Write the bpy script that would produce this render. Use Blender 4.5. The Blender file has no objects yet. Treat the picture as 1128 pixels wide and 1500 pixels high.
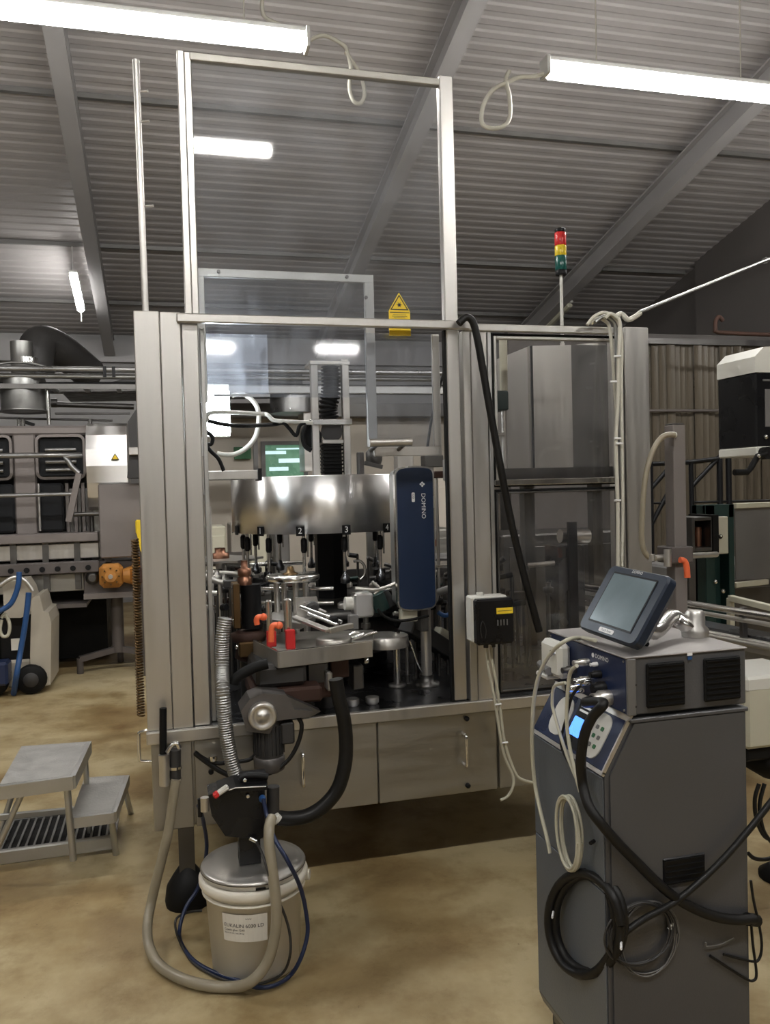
import bpy, bmesh, math, random
from mathutils import Vector, Matrix

# ------------------------------------------------------------------ camera, world, exposure
scn = bpy.context.scene
COL = scn.collection
RIGHT=Vector((0.966133,-0.256726,-0.026056)); DOWN=Vector((-0.032493,-0.020861,-0.999254)); FWD=Vector((0.255991,0.966259,-0.028496))
cam_d = bpy.data.cameras.new('camera'); cam = bpy.data.objects.new('camera', cam_d); COL.objects.link(cam)
M3 = Matrix((RIGHT, -DOWN, -FWD)).transposed()
cam.matrix_world = Matrix.Translation((0, 0, 1.6)) @ M3.to_4x4()
cam_d.sensor_fit = 'VERTICAL'; cam_d.sensor_height = 36; cam_d.lens = 29.414; cam_d.clip_start = 0.02
scn.camera = cam
world = bpy.data.worlds.new('world'); scn.world = world; world.use_nodes = True
world.node_tree.nodes['Background'].inputs[0].default_value = (0.55, 0.65, 0.8, 1)
world.node_tree.nodes['Background'].inputs[1].default_value = 0.6
scn.view_settings.view_transform = 'Standard'; scn.view_settings.look = 'None'
scn.view_settings.gamma = 1; scn.view_settings.use_curve_mapping = False
scn.view_settings.exposure = 1.42
LAMP_STRENGTH = 34.0
random.seed(7)
PI = math.pi

# ------------------------------------------------------------------ materials
MATS = {}
def mat(name, col, rough=0.5, metal=0.0, var=0.12, scale=6.0, bump=0.0, bscale=60, stretch=(1, 1, 1), rvar=0.1, emit=0, coat=0.0, spec=0.5):
    m = bpy.data.materials.new(name); m.use_nodes = True; nt = m.node_tree; N = nt.nodes; L = nt.links
    b = N['Principled BSDF']
    tc = N.new('ShaderNodeTexCoord'); mp = N.new('ShaderNodeMapping'); mp.inputs['Scale'].default_value = stretch
    L.new(tc.outputs['Object'], mp.inputs['Vector'])
    nz = N.new('ShaderNodeTexNoise'); nz.inputs['Scale'].default_value = scale; nz.inputs['Detail'].default_value = 4
    L.new(mp.outputs[0], nz.inputs['Vector'])
    mx = N.new('ShaderNodeMix'); mx.data_type = 'RGBA'
    lo = [c*(1-var) for c in col]; hi = [min(1, c*(1+var)) for c in col]
    mx.inputs['A'].default_value = (*lo, 1); mx.inputs['B'].default_value = (*hi, 1)
    L.new(nz.outputs['Fac'], mx.inputs['Factor']); L.new(mx.outputs['Result'], b.inputs['Base Color'])
    mr = N.new('ShaderNodeMapRange'); mr.inputs['From Min'].default_value = .3; mr.inputs['From Max'].default_value = .7
    mr.inputs['To Min'].default_value = max(.02, rough-rvar); mr.inputs['To Max'].default_value = min(1, rough+rvar)
    L.new(nz.outputs['Fac'], mr.inputs['Value']); L.new(mr.outputs[0], b.inputs['Roughness'])
    b.inputs['Metallic'].default_value = metal; b.inputs['Coat Weight'].default_value = coat
    b.inputs['Specular IOR Level'].default_value = spec
    if bump:
        n2 = N.new('ShaderNodeTexNoise'); n2.inputs['Scale'].default_value = bscale; L.new(mp.outputs[0], n2.inputs['Vector'])
        bp = N.new('ShaderNodeBump'); bp.inputs['Strength'].default_value = bump; bp.inputs['Distance'].default_value = .01
        L.new(n2.outputs['Fac'], bp.inputs['Height']); L.new(bp.outputs[0], b.inputs['Normal'])
    if emit:
        b.inputs['Emission Color'].default_value = (*col, 1); b.inputs['Emission Strength'].default_value = emit
    MATS[name] = m; return m
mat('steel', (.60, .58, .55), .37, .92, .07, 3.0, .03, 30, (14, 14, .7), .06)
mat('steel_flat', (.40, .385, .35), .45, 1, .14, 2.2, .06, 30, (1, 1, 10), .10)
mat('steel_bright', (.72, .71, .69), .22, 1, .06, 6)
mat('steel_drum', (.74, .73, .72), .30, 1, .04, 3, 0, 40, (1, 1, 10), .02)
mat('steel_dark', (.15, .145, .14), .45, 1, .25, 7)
mat('table_steel', (.16, .165, .18), .28, 1, .3, 5)
mat('aluminium', (.50, .50, .485), .42, .9, .12, 9, .1, 50)
mat('tread', (.46, .45, .43), .55, .7, .25, 14, .3, 90)
mat('chrome', (.80, .80, .80), .12, 1, .03, 10)
mat('black_plastic', (.006, .006, .007), .45, 0, .2, 10, spec=.25)
mat('black_box', (.007, .007, .008), .3, 0, .1, 10, spec=.3)
mat('rubber', (.006, .006, .006), .6, 0, .3, 12, spec=.2)
mat('rubber_hose', (.009, .0085, .008), .45, 0, .3, 12, spec=.3)
mat('dark_grey', (.04, .038, .037), .5, .2, .25, 8)
mat('mid_grey', (.17, .165, .16), .5, .3, .2, 6)
mat('motor_grey', (.13, .12, .115), .45, .6, .25, 9)
mat('navy', (.012, .022, .065), .35, 0, .15, 8)
mat('laser_blue', (.009, .022, .060), .38, 0, .2, 2)
mat('shell_blue', (.010, .018, .036), .4, 0, .15, 8)
mat('blue_hose', (.008, .018, .06), .4, 0, .3, 8)
mat('bright_blue_hose', (.02, .075, .22), .4, 0, .2, 8)
mat('white_plastic', (.62, .61, .56), .4, 0, .06, 8)
mat('pail_white', (.74, .70, .61), .42, 0, .06, 4, spec=.4)
mat('paper', (.72, .69, .62), .7, 0, .04, 8)
mat('cream', (.50, .48, .38), .45, 0, .12, 5)
mat('cable_white', (.60, .58, .50), .45, 0, .12, 20)
mat('cable_cream', (.50, .48, .38), .45, 0, .12, 20)
mat('hose_beige', (.27, .235, .17), .38, 0, .2, 10, coat=.3)
mat('cart_grey', (.10, .10, .105), .42, .35, .12, 3, .08, 200)
mat('cart_grey_lit', (.15, .165, .19), .42, .35, .10, 3, .08, 200)  # lit copy of the cart grey: light on the front face painted in
mat('cart_top', (.30, .28, .27), .45, .3, .1, 6)
mat('red', (.55, .02, .02), .4, 0, .15, 10)
mat('orange', (.85, .16, .06), .4, 0, .1, 10)
mat('orange_motor', (.42, .18, .035), .5, 0, .35, 14)
mat('yellow', (.85, .60, .03), .45, 0, .08, 10)
mat('green_lamp', (.01, .09, .075), .25, 0, .1, 10)
mat('red_lamp', (.60, .03, .03), .25, 0, .1, 10)
mat('yellow_lamp', (.75, .55, .03), .25, 0, .1, 10)
mat('dark_green', (.008, .03, .026), .5, 0, .2, 6)
mat('sign_green', (.02, .12, .04), .5, 0, .2, 6)
mat('copper', (.28, .14, .09), .35, .9, .25, 10)
mat('bronze', (.15, .095, .045), .4, .9, .3, 8)
mat('rust', (.055, .026, .018), .7, .3, .5, 9)
mat('galv', (.33, .33, .32), .4, .9, .25, 8)
mat('duct', (.30, .30, .30), .35, .9, .2, 6)
mat('pink_steel', (.22, .195, .185), .5, .4, .12, 4)
mat('pink_dark', (.12, .105, .10), .5, .3, .15, 4)
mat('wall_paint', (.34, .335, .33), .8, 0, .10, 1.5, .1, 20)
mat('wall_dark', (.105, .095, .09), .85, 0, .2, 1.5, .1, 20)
mat('partition', (.55, .50, .43), .8, 0, .05, 1.5)
mat('roof_metal', (.42, .40, .395), .55, .25, .10, 1.2, 0, 20, (1, 1, 1))
mat('rafter', (.34, .33, .33), .6, .1, .12, 3)
mat('strip', (.085, .07, .05), .35, 0, .35, 2.0, 0, 20, (6, 6, .4))
mat('trolley_cream', (.44, .40, .33), .45, 0, .08, 5)
mat('glass_dark', (.02, .021, .023), .12, 0, .3, 3)
mat('screen_glass', (.16, .21, .23), .22, 0, .25, 10, rvar=.06)
mat('ink', (.03, .03, .03), .6, 0, .1, 10)
mat('print_white', (.8, .8, .8), .5, 0, .03, 10)
mat('lcd_blue', (.05, .16, .8), .3, 0, .05, 10, emit=1.3)
mat('lamp_body', (.7, .7, .68), .5, 0, .05, 10)
mat('lamp_diffuser', (1.0, .985, .95), .5, 0, .0, 10, emit=LAMP_STRENGTH)
mat('led', (.85, .94, 1.0), .5, 0, .0, 10, emit=30)
mat('window_green', (.10, .22, .14), .3, 0, .9, 5, emit=.25)
mat('window_light', (.45, .62, .65), .3, 0, .3, 5, emit=.5)

_d = MATS['steel_drum'].node_tree; _b = _d.nodes['Principled BSDF']; _b.inputs['Anisotropic'].default_value = .97; _b.inputs['Anisotropic Rotation'].default_value = .25
_t = _d.nodes.new('ShaderNodeTangent'); _t.direction_type = 'RADIAL'; _t.axis = 'Z'; _d.links.new(_t.outputs[0], _b.inputs['Tangent'])
def floor_mat():
    m = bpy.data.materials.new('floor_resin'); m.use_nodes = True; nt = m.node_tree; N = nt.nodes; L = nt.links
    b = N['Principled BSDF']; tc = N.new('ShaderNodeTexCoord')
    def noise(s, d=6, r=.6):
        n = N.new('ShaderNodeTexNoise'); n.inputs['Scale'].default_value = s; n.inputs['Detail'].default_value = d; n.inputs['Roughness'].default_value = r
        L.new(tc.outputs['Object'], n.inputs['Vector']); return n
    def ramp(n, stops):
        r = N.new('ShaderNodeValToRGB'); e = r.color_ramp.elements
        e[0].position, e[0].color = stops[0][0], (*stops[0][1], 1); e[1].position, e[1].color = stops[-1][0], (*stops[-1][1], 1)
        for p, c in stops[1:-1]:
            k = e.new(p); k.color = (*c, 1)
        L.new(n.outputs['Fac'], r.inputs[0]); return r
    r1 = ramp(noise(.9), [(.3, (.17, .10, .038)), (.44, (.30, .215, .10)), (.55, (.46, .375, .215)), (.75, (.52, .44, .28))])
    r2 = ramp(noise(4.2, 8, .7), [(.33, (.55, .46, .34)), (.5, (1, 1, 1)), (.8, (1.12, 1.1, 1.06))])
    r3 = ramp(noise(38, 3), [(.24, (.35, .3, .25)), (.29, (1, 1, 1)), (.9, (1, 1, 1))])
    def mul(a, c, f=1):
        x = N.new('ShaderNodeMix'); x.data_type = 'RGBA'; x.blend_type = 'MULTIPLY'; x.inputs['Factor'].default_value = f
        L.new(a, x.inputs['A']); L.new(c, x.inputs['B']); return x.outputs['Result']
    L.new(mul(mul(r1.outputs[0], r2.outputs[0], .6), r3.outputs[0], .7), b.inputs['Base Color'])
    rr = N.new('ShaderNodeMapRange'); rr.inputs['To Min'].default_value = .30; rr.inputs['To Max'].default_value = .55
    L.new(noise(2.5).outputs['Fac'], rr.inputs['Value']); L.new(rr.outputs[0], b.inputs['Roughness'])
    bp = N.new('ShaderNodeBump'); bp.inputs['Strength'].default_value = .12; bp.inputs['Distance'].default_value = .01
    L.new(noise(55).outputs['Fac'], bp.inputs['Height']); L.new(bp.outputs[0], b.inputs['Normal'])
    MATS['floor'] = m
floor_mat()
def pane_mat(name, tint, dust_haze, gloss=.03, refl=1.0, dscale=5, stretch=(1, 1, 1)):
    m = bpy.data.materials.new(name); m.use_nodes = True; nt = m.node_tree; N = nt.nodes; L = nt.links
    N.remove(N['Principled BSDF']); out = N['Material Output']
    tr = N.new('ShaderNodeBsdfTransparent'); tr.inputs[0].default_value = (*tint, 1)
    gl = N.new('ShaderNodeBsdfGlossy'); gl.inputs['Roughness'].default_value = gloss; gl.inputs[0].default_value = (refl, refl, refl, 1)
    fr = N.new('ShaderNodeFresnel'); fr.inputs['IOR'].default_value = 1.5
    mx = N.new('ShaderNodeMixShader'); L.new(fr.outputs[0], mx.inputs[0]); L.new(tr.outputs[0], mx.inputs[1]); L.new(gl.outputs[0], mx.inputs[2])
    d1 = N.new('ShaderNodeBsdfDiffuse'); d1.inputs[0].default_value = (.75, .76, .8, 1); d2 = N.new('ShaderNodeBsdfTranslucent'); d2.inputs[0].default_value = (.75, .78, .84, 1); df = N.new('ShaderNodeMixShader'); L.new(d1.outputs[0], df.inputs[1]); L.new(d2.outputs[0], df.inputs[2])
    tc = N.new('ShaderNodeTexCoord'); mp = N.new('ShaderNodeMapping'); mp.inputs['Scale'].default_value = stretch
    L.new(tc.outputs['Object'], mp.inputs[0])
    nz = N.new('ShaderNodeTexNoise'); nz.inputs['Scale'].default_value = dscale; nz.inputs['Detail'].default_value = 8; L.new(mp.outputs[0], nz.inputs['Vector'])
    mr = N.new('ShaderNodeMapRange'); mr.inputs['From Min'].default_value = .35; mr.inputs['From Max'].default_value = .75
    mr.inputs['To Min'].default_value = dust_haze*.3; mr.inputs['To Max'].default_value = dust_haze*1.6
    L.new(nz.outputs['Fac'], mr.inputs[0])
    # small dried drops on the pane
    vo = N.new('ShaderNodeTexVoronoi'); vo.inputs['Scale'].default_value = 38; L.new(tc.outputs['Object'], vo.inputs['Vector'])
    lt = N.new('ShaderNodeMath'); lt.operation = 'LESS_THAN'; lt.inputs[1].default_value = .13; L.new(vo.outputs['Distance'], lt.inputs[0])
    n3 = N.new('ShaderNodeTexNoise'); n3.inputs['Scale'].default_value = 3.2; L.new(tc.outputs['Object'], n3.inputs['Vector'])
    gt = N.new('ShaderNodeMath'); gt.operation = 'GREATER_THAN'; gt.inputs[1].default_value = .58; L.new(n3.outputs['Fac'], gt.inputs[0])
    ml = N.new('ShaderNodeMath'); ml.operation = 'MULTIPLY'; L.new(lt.outputs[0], ml.inputs[0]); L.new(gt.outputs[0], ml.inputs[1])
    m2 = N.new('ShaderNodeMath'); m2.operation = 'MULTIPLY_ADD'; m2.inputs[1].default_value = dust_haze*1.5; L.new(ml.outputs[0], m2.inputs[0]); L.new(mr.outputs[0], m2.inputs[2])
    m3 = N.new('ShaderNodeMixShader'); L.new(m2.outputs[0], m3.inputs[0]); L.new(mx.outputs[0], m3.inputs[1]); L.new(df.outputs[0], m3.inputs[2])
    L.new(m3.outputs[0], out.inputs[0]); MATS[name] = m
pane_mat('pane_clear', (.94, .945, .95), .05)
pane_mat('pane_scratched', (.92, .93, .95), .045, .05, 1, 9, (3, 1, .6))
pane_mat('pane_hazy', (.92, .93, .95), .20, .06, 1, 9, (3, 1, .6))
pane_mat('pane_smoke', (.89, .88, .87), .035, .03)  # diffuse share also paints in the even reflection haze on these panes

# ------------------------------------------------------------------ mesh helper
class G:
    """collects shapes with one or more materials; build() links them as ONE mesh object"""
    def __init__(s, m='steel'):
        s.v = []; s.f = []; s.mi = []; s.sm = []; s.names = [m]; s.cur = 0; s.T = Matrix.Identity(4)
    def use(s, m):
        if m not in s.names: s.names.append(m)
        s.cur = s.names.index(m); return s
    def add(s, vs, fs, smooth=False):
        n = len(s.v); s.v += [s.T @ Vector(p) for p in vs]
        for f in fs: s.f.append([i+n for i in f]); s.mi.append(s.cur); s.sm.append(smooth)
        return s
    def box(s, a, b, bev=0.0):
        lo = [min(a[i], b[i]) for i in range(3)]; hi = [max(a[i], b[i]) for i in range(3)]
        bev = min(bev, *[(hi[i]-lo[i])*.45 for i in range(3)])
        if bev <= 1e-5:
            vs = [(x, y, z) for x in (lo[0], hi[0]) for y in (lo[1], hi[1]) for z in (lo[2], hi[2])]
            return s.add(vs, [(0, 1, 3, 2), (4, 6, 7, 5), (0, 4, 5, 1), (2, 3, 7, 6), (0, 2, 6, 4), (1, 5, 7, 3)])
        vs = []; idx = {}
        for cx in (0, 1):
            for cy in (0, 1):
                for cz in (0, 1):
                    c = (cx, cy, cz)
                    for ax in range(3):
                        p = [hi[i]-bev if c[i] else lo[i]+bev for i in range(3)]
                        p[ax] = hi[ax] if c[ax] else lo[ax]
                        idx[(c, ax)] = len(vs); vs.append(tuple(p))
        fs = []
        for ax in range(3):
            o = [i for i in range(3) if i != ax]
            for sgn in (0, 1):
                q = []
                for (i, j) in ((0, 0), (1, 0), (1, 1), (0, 1)):
                    c = [0, 0, 0]; c[ax] = sgn; c[o[0]] = i; c[o[1]] = j; q.append(idx[(tuple(c), ax)])
                fs.append(q)
            for i in (0, 1):
                for j in (0, 1):
                    c0 = [0, 0, 0]; c1 = [0, 0, 0]; c0[o[0]] = c1[o[0]] = i; c0[o[1]] = c1[o[1]] = j; c1[ax] = 1
                    fs.append([idx[(tuple(c0), o[0])], idx[(tuple(c1), o[0])], idx[(tuple(c1), o[1])], idx[(tuple(c0), o[1])]])
        for cx in (0, 1):
            for cy in (0, 1):
                for cz in (0, 1): fs.append([idx[((cx, cy, cz), k)] for k in range(3)])
        return s.add(vs, fs)
    def cb(s, c, size, bev=0.0):
        return s.box([c[i]-size[i]/2 for i in range(3)], [c[i]+size[i]/2 for i in range(3)], bev)
    def bar(s, p, q, w, h, bev=0.0, up=(0, 0, 1)):
        p = Vector(p); q = Vector(q); d = q-p; L = d.length; x = d.normalized(); u = Vector(up)
        if abs(x.dot(u)) > .98: u = Vector((0, 1, 0))
        y = u.cross(x).normalized(); z = x.cross(y)
        old = s.T; s.T = old @ (Matrix.Translation(p) @ Matrix((x, y, z)).transposed().to_4x4())
        s.box((0, -w/2, -h/2), (L, w/2, h/2), bev); s.T = old; return s
    def cyl(s, p, q, r, r2=None, n=16, cap=True, smooth=True):
        p = Vector(p); q = Vector(q); r2 = r if r2 is None else r2; d = (q-p).normalized()
        u = Vector((0, 0, 1)) if abs(d.z) < .9 else Vector((1, 0, 0)); a = u.cross(d).normalized(); b = d.cross(a)
        vs = []
        for c, rr in ((p, r), (q, r2)):
            for i in range(n):
                t = 2*PI*i/n; vs.append(c+a*math.cos(t)*rr+b*math.sin(t)*rr)
        s.add(vs, [(i, (i+1) % n, n+(i+1) % n, n+i) for i in range(n)], smooth)
        if cap: s.add(vs[:n], [list(range(n))]); s.add(vs[n:], [list(range(n))])
        return s
    def lathe(s, prof, c=(0, 0, 0), axis=(0, 0, 1), n=32, smooth=True, sx=1.0):
        d = Vector(axis).normalized(); u = Vector((1, 0, 0)) if abs(d.x) < .9 else Vector((0, 1, 0)); b = d.cross(u).normalized(); a = b.cross(d); c = Vector(c)
        vs = []
        for (r, h) in prof:
            for i in range(n):
                t = 2*PI*i/n; vs.append(c+d*h+a*math.cos(t)*r*sx+b*math.sin(t)*r)
        fs = []
        for k in range(len(prof)-1):
            for i in range(n): fs.append((k*n+i, k*n+(i+1) % n, (k+1)*n+(i+1) % n, (k+1)*n+i))
        s.add(vs, fs, smooth)
        if prof[0][0] > 1e-4: s.add(vs[:n], [list(range(n))])
        if prof[-1][0] > 1e-4: s.add(vs[-n:], [list(range(n))])
        return s
    def tube(s, pts, r, n=8, sub=5, ring=0, rib=0.0, smooth=True, closed=False, straight=False):
        P = [Vector(p) for p in pts]
        if straight: Q = P
        else:
            Q = []; m = len(P)
            for i in range(m-1 if not closed else m):
                g = lambda k: P[k % m] if closed else P[max(0, min(m-1, k))]
                p0, p1, p2, p3 = g(i-1), g(i), g(i+1), g(i+2)
                for k in range(sub):
                    t = k/sub; Q.append(.5*((2*p1)+(p2-p0)*t+(2*p0-5*p1+4*p2-p3)*t*t+(3*p1-p0-3*p2+p3)*t**3))
            if not closed: Q.append(P[-1])
        if ring:   # resample evenly for a ribbed hose
            D = [0]
            for i in range(1, len(Q)): D.append(D[-1]+(Q[i]-Q[i-1]).length)
            cnt = max(4, int(D[-1]/ring)*4); R = []; j = 0
            for k in range(cnt+1):
                x = D[-1]*k/cnt
                while j < len(Q)-2 and D[j+1] < x: j += 1
                t = (x-D[j])/max(1e-9, D[j+1]-D[j]); R.append(Q[j].lerp(Q[j+1], min(1, t)))
            Q = R
        vs = []; prev = None; m = len(Q)
        for i, p in enumerate(Q):
            if closed: d = (Q[(i+1) % m]-Q[i-1]).normalized()
            else: d = (Q[min(m-1, i+1)]-Q[max(0, i-1)]).normalized()
            if prev is None:
                u = Vector((0, 0, 1)) if abs(d.z) < .9 else Vector((1, 0, 0)); a = u.cross(d).normalized()
            else: a = (prev-d*prev.dot(d)).normalized()
            prev = a; b = d.cross(a); rr = r if not ring else r+(rib if (i % 4) in (1, 2) else 0)
            if i in (0, m-1) and ring: rr = r
            for k in range(n):
                t = 2*PI*k/n; vs.append(p+a*math.cos(t)*rr+b*math.sin(t)*rr)
        fs = []
        for i in range(m-1 if not closed else m):
            j = (i+1) % m
            for k in range(n): fs.append((i*n+k, i*n+(k+1) % n, j*n+(k+1) % n, j*n+k))
        s.add(vs, fs, smooth)
        if not closed: s.add(vs[:n], [list(range(n))]); s.add(vs[-n:], [list(range(n))])
        return s
    def prism(s, poly, d, smooth=False):
        """poly: list of 3d points (planar), extruded by vector d"""
        A = [Vector(p) for p in poly]; B = [p+Vector(d) for p in A]; n = len(A)
        s.add(A+B, [(i, (i+1) % n, n+(i+1) % n, n+i) for i in range(n)], smooth)
        s.add(A, [list(range(n))]); s.add(B, [list(range(n))]); return s
    def sphere(s, c, r, n=12, squash=1.0):
        prof = [(max(1e-5, r*math.sin(PI*k/(n//2))), -r*squash*math.cos(PI*k/(n//2))) for k in range(n//2+1)]
        return s.lathe(prof, c, n=n)
    def text(s, txt, o, x, y, h, align='CENTER', thick=0.0):
        cu = bpy.data.curves.new('t', 'FONT'); cu.body = txt; cu.size = 1; cu.align_x = align; cu.align_y = 'CENTER'; cu.resolution_u = 3
        ob = bpy.data.objects.new('t', cu); COL.objects.link(ob)
        dg = bpy.context.evaluated_depsgraph_get(); me = ob.evaluated_get(dg).to_mesh()
        x = Vector(x).normalized()*h; y = Vector(y).normalized()*h; o = Vector(o)
        vs = [o+x*v.co.x+y*v.co.y for v in me.vertices]; fs = [list(p.vertices) for p in me.polygons]
        ob.evaluated_get(dg).to_mesh_clear(); bpy.data.objects.remove(ob); bpy.data.curves.remove(cu)
        n = x.cross(y).normalized()
        if thick:
            k = len(vs); s.add(vs+[v+n*thick for v in vs], fs+[[i+k for i in f] for f in fs])
        else: s.add(vs, fs)
        return s
    def build(s, name, parent=None, recalc=True):
        me = bpy.data.meshes.new(name); off = Vector((0, 0, 0))
        if parent is not None: off = WLOC[parent.name]
        me.from_pydata([p-off for p in s.v], [], s.f)
        for m in s.names: me.materials.append(MATS[m])
        me.polygons.foreach_set('material_index', s.mi); me.polygons.foreach_set('use_smooth', s.sm)
        if recalc:
            bm = bmesh.new(); bm.from_mesh(me); bmesh.ops.recalc_face_normals(bm, faces=bm.faces); bm.to_mesh(me); bm.free()
        me.update(); o = bpy.data.objects.new(name, me); COL.objects.link(o)
        if parent is not None: o.parent = parent
        WLOC[o.name] = off.copy() if parent is not None else Vector((0, 0, 0))
        return o
WLOC = {}
def thing(name, label, cat, loc=(0, 0, 0), group=None):
    o = bpy.data.objects.new(name, None); COL.objects.link(o); o.location = loc; o.empty_display_size = .1
    WLOC[o.name] = Vector(loc); o['label'] = label; o['category'] = cat
    if group: o['group'] = group
    return o
def tag(o, label, cat, group=None, kind=None):
    # move the origin of a one-mesh thing to its base
    vs = [v.co for v in o.data.vertices]
    if vs:
        c = Vector((sum(v.x for v in vs)/len(vs), sum(v.y for v in vs)/len(vs), min(v.z for v in vs)))
        o.data.transform(Matrix.Translation(-c)); o.location = c; WLOC[o.name] = c
    o['label'] = label; o['category'] = cat
    if group: o['group'] = group
    if kind: o['kind'] = kind
    return o
def struct(g, name):
    o = g.build(name); o['kind'] = 'structure'; return o
def lab(o, t): o['label'] = t; return o
def dup(root, loc, label=None):
    c = root.copy(); COL.objects.link(c); c.location = loc
    if label: c['label'] = label
    for ch in list(root.children):
        k = ch.copy(); COL.objects.link(k); k.parent = c
        for g in list(ch.children):
            q = g.copy(); COL.objects.link(q); q.parent = k
    return c
def frame(x, y, o=(0, 0, 0)):
    x = Vector(x).normalized(); z = x.cross(Vector(y)).normalized(); y = z.cross(x)
    return Matrix.Translation(o) @ Matrix((x, y, z)).transposed().to_4x4()
def rrect(w, h, r, n=5, cx=0, cy=0):
    out = []
    for (sx, sy, a0) in ((1, 1, 0), (-1, 1, 90), (-1, -1, 180), (1, -1, 270)):
        for k in range(n+1):
            a = math.radians(a0+90*k/n); out.append((cx+sx*(w/2-r)+r*math.cos(a), cy+sy*(h/2-r)+r*math.sin(a), 0))
    return out

# ------------------------------------------------------------------ the hall
XL, XR, YB, YF = -9.0, 7.25, 13.0, -13.0
def deck(y): return 3.95 + .24*(13-abs(y)) if y >= 0 else 3.95 + .24*(13+y)
g = G('floor'); g.box((XL, YF, -.12), (XR+1.5, YB+.3, 0)); struct(g, 'floor')
# corrugated roof sheets: trapezoid ribs along x
g = G('roof_metal'); prof = []
y = YF
while y < YB+.1:
    for dy, dz in ((0, 0), (.055, 0), (.075, .009), (.12, .009)): prof.append((y+dy, deck(y+dy)+dz))
    y += .14
vs = [(x, a, b) for x in (XL, XR+.35) for a, b in prof]; n = len(prof)
g.add(vs, [(i, i+1, n+i+1, n+i) for i in range(n-1)])
vs = [(x, a, b+.08) for x in (XL, XR+.1) for a, b in prof]
g.add(vs, [(i, i+1, n+i+1, n+i) for i in range(n-1)]); struct(g, 'ceiling')
# rafters: I sections following the slope
k = 0
for rx in (-6.95, -3.8, -.68, 2.43, 5.52):
    for sgn in (1, -1):
        g = G('rafter'); a = (rx, 0, deck(0)-.10); b = (rx, sgn*12.9, deck(12.9)-.10)
        A = Vector(a); B = Vector(b); up = Vector((0, sgn*.24, 1)).normalized()
        g.bar(A, B, .14, .02); g.bar(A-up*.12, B-up*.12, .02, .22); g.bar(A-up*.24, B-up*.24, .15, .022)
        o = struct(g, 'rafter' if not k else 'rafter.%03d' % k); k += 1
k = 0
for py in (11.9, 10.45, 7.93, 5.4, 2.9, -2.9, -5.4, -7.9, -10.4):
    g = G('mid_grey'); z = deck(py)-.03; g.box((XL, py-.025, z-.015), (XR, py+.025, z+.03)); struct(g, 'purlin' if not k else 'purlin.%03d' % k); k += 1
g = G('wall_paint'); g.box((XL, YB, 0), (XR+.1, YB+.15, 4.2)); struct(g, 'wall_back')
g = G('rafter'); g.box((XL, YB-.12, 3.55), (XR, YB, 3.85)); struct(g, 'trim_1')
g = G('wall_paint'); g.box((XL, YF-.15, 0), (XR+.1, YF, 4.2)); struct(g, 'wall_front')
g = G('wall_paint'); g.prism([(XL, YF, 0), (XL, YB, 0), (XL, YB, 4.0), (XL, 0, 7.15), (XL, YF, 4.0)], (-.15, 0, 0)); struct(g, 'wall_left')
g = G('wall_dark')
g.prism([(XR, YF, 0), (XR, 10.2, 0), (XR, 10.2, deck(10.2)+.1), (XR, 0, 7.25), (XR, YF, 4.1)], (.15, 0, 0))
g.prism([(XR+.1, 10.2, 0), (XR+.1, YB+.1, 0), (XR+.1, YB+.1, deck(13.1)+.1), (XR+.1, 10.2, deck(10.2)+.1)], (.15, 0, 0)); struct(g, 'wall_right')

# hanging batten lamps: two rows, the second one behind the camera
def batten(x0, y, z, L, label, group='hanging batten lamps', tilt=0, axis='x', hang=True):
    t = thing('batten_lamp', label, 'lamp', (x0+L/2, y, z), group)
    g = G('lamp_body'); g.box((x0, y-.05, z+.045), (x0+L, y+.05, z+.085), .008); g.build('lamp_housing', t)
    g = G('lamp_diffuser'); g.box((x0+.012, y-.055, z-.03), (x0+L-.012, y+.055, z+.045), .02); g.build('lamp_diffuser', t)
    for s in (0, 1):
        g = G('lamp_body'); ex = x0 + s*L; g.box((ex-.012, y-.057, z-.032), (ex+.012, y+.057, z+.087), .004); g.build('end_cap', t)
    if hang:
        for s in (.2, .8):
            x = x0+L*s; g = G('cable_white'); g.cyl((x, y, z+.08), (x, y, deck(y)-.01), .004, n=6); g.build('suspension_wire', t)
    return t
batten(-.9, 4.9, 4.2, 1.8, 'bright batten lamp at the upper left, above the tall clear guard')
batten(2.42, 4.9, 4.2, 1.8, 'bright batten lamp at the upper right, above the signal tower')
for (bx, by, w) in ((-.9, .05, 'behind the viewer, mirrored in the tall guard'), (2.42, .05, 'behind the viewer to the right'), (-4.22, .05, 'behind the viewer to the left'), (-4.22, 4.9, 'left of the picture, in the near row'), (5.3, 4.9, 'right of the picture, in the near row'), (-.49, -8.7, 'far behind the viewer, left of its row'), (2.83, -8.7, 'far behind the viewer, short one at the right')):
    batten(bx, by, 4.2, .78 if bx == 2.83 else 1.8, 'bright batten lamp '+w)
# two small lamps seen end-on along the roof slope
def slope_lamp(x, y, label, m):
    z = deck(y)-.38; t = thing('slope_lamp', label, 'lamp', (x, y, z))
    a = Vector((x, y-.45, z+.108)); b = Vector((x, y+.45, z-.108))
    g = G('lamp_body'); g.bar(a+Vector((0, 0, .05)), b+Vector((0, 0, .05)), .09, .03, .005); g.build('lamp_housing', t)
    g = G(m); g.bar(a, b, .085, .06, .02); g.build('lamp_diffuser', t)
    for q in (a, b): g = G('lamp_body'); g.cyl(q+Vector((0, 0, .06)), (q.x, q.y, deck(q.y)), .006, n=6); g.build('hanger', t)
    g = G('cable_white'); g.cyl(b, b+Vector((.0, .02, -.14)), .008, n=6); g.build('pull_cord', t)
slope_lamp(-.93, 10.9, 'small glowing lamp under the roof beside the left rafter', 'lamp_diffuser')
slope_lamp(5.62, 11.2, 'unlit dusty lamp under the roof behind the signal tower', 'cream')
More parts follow.
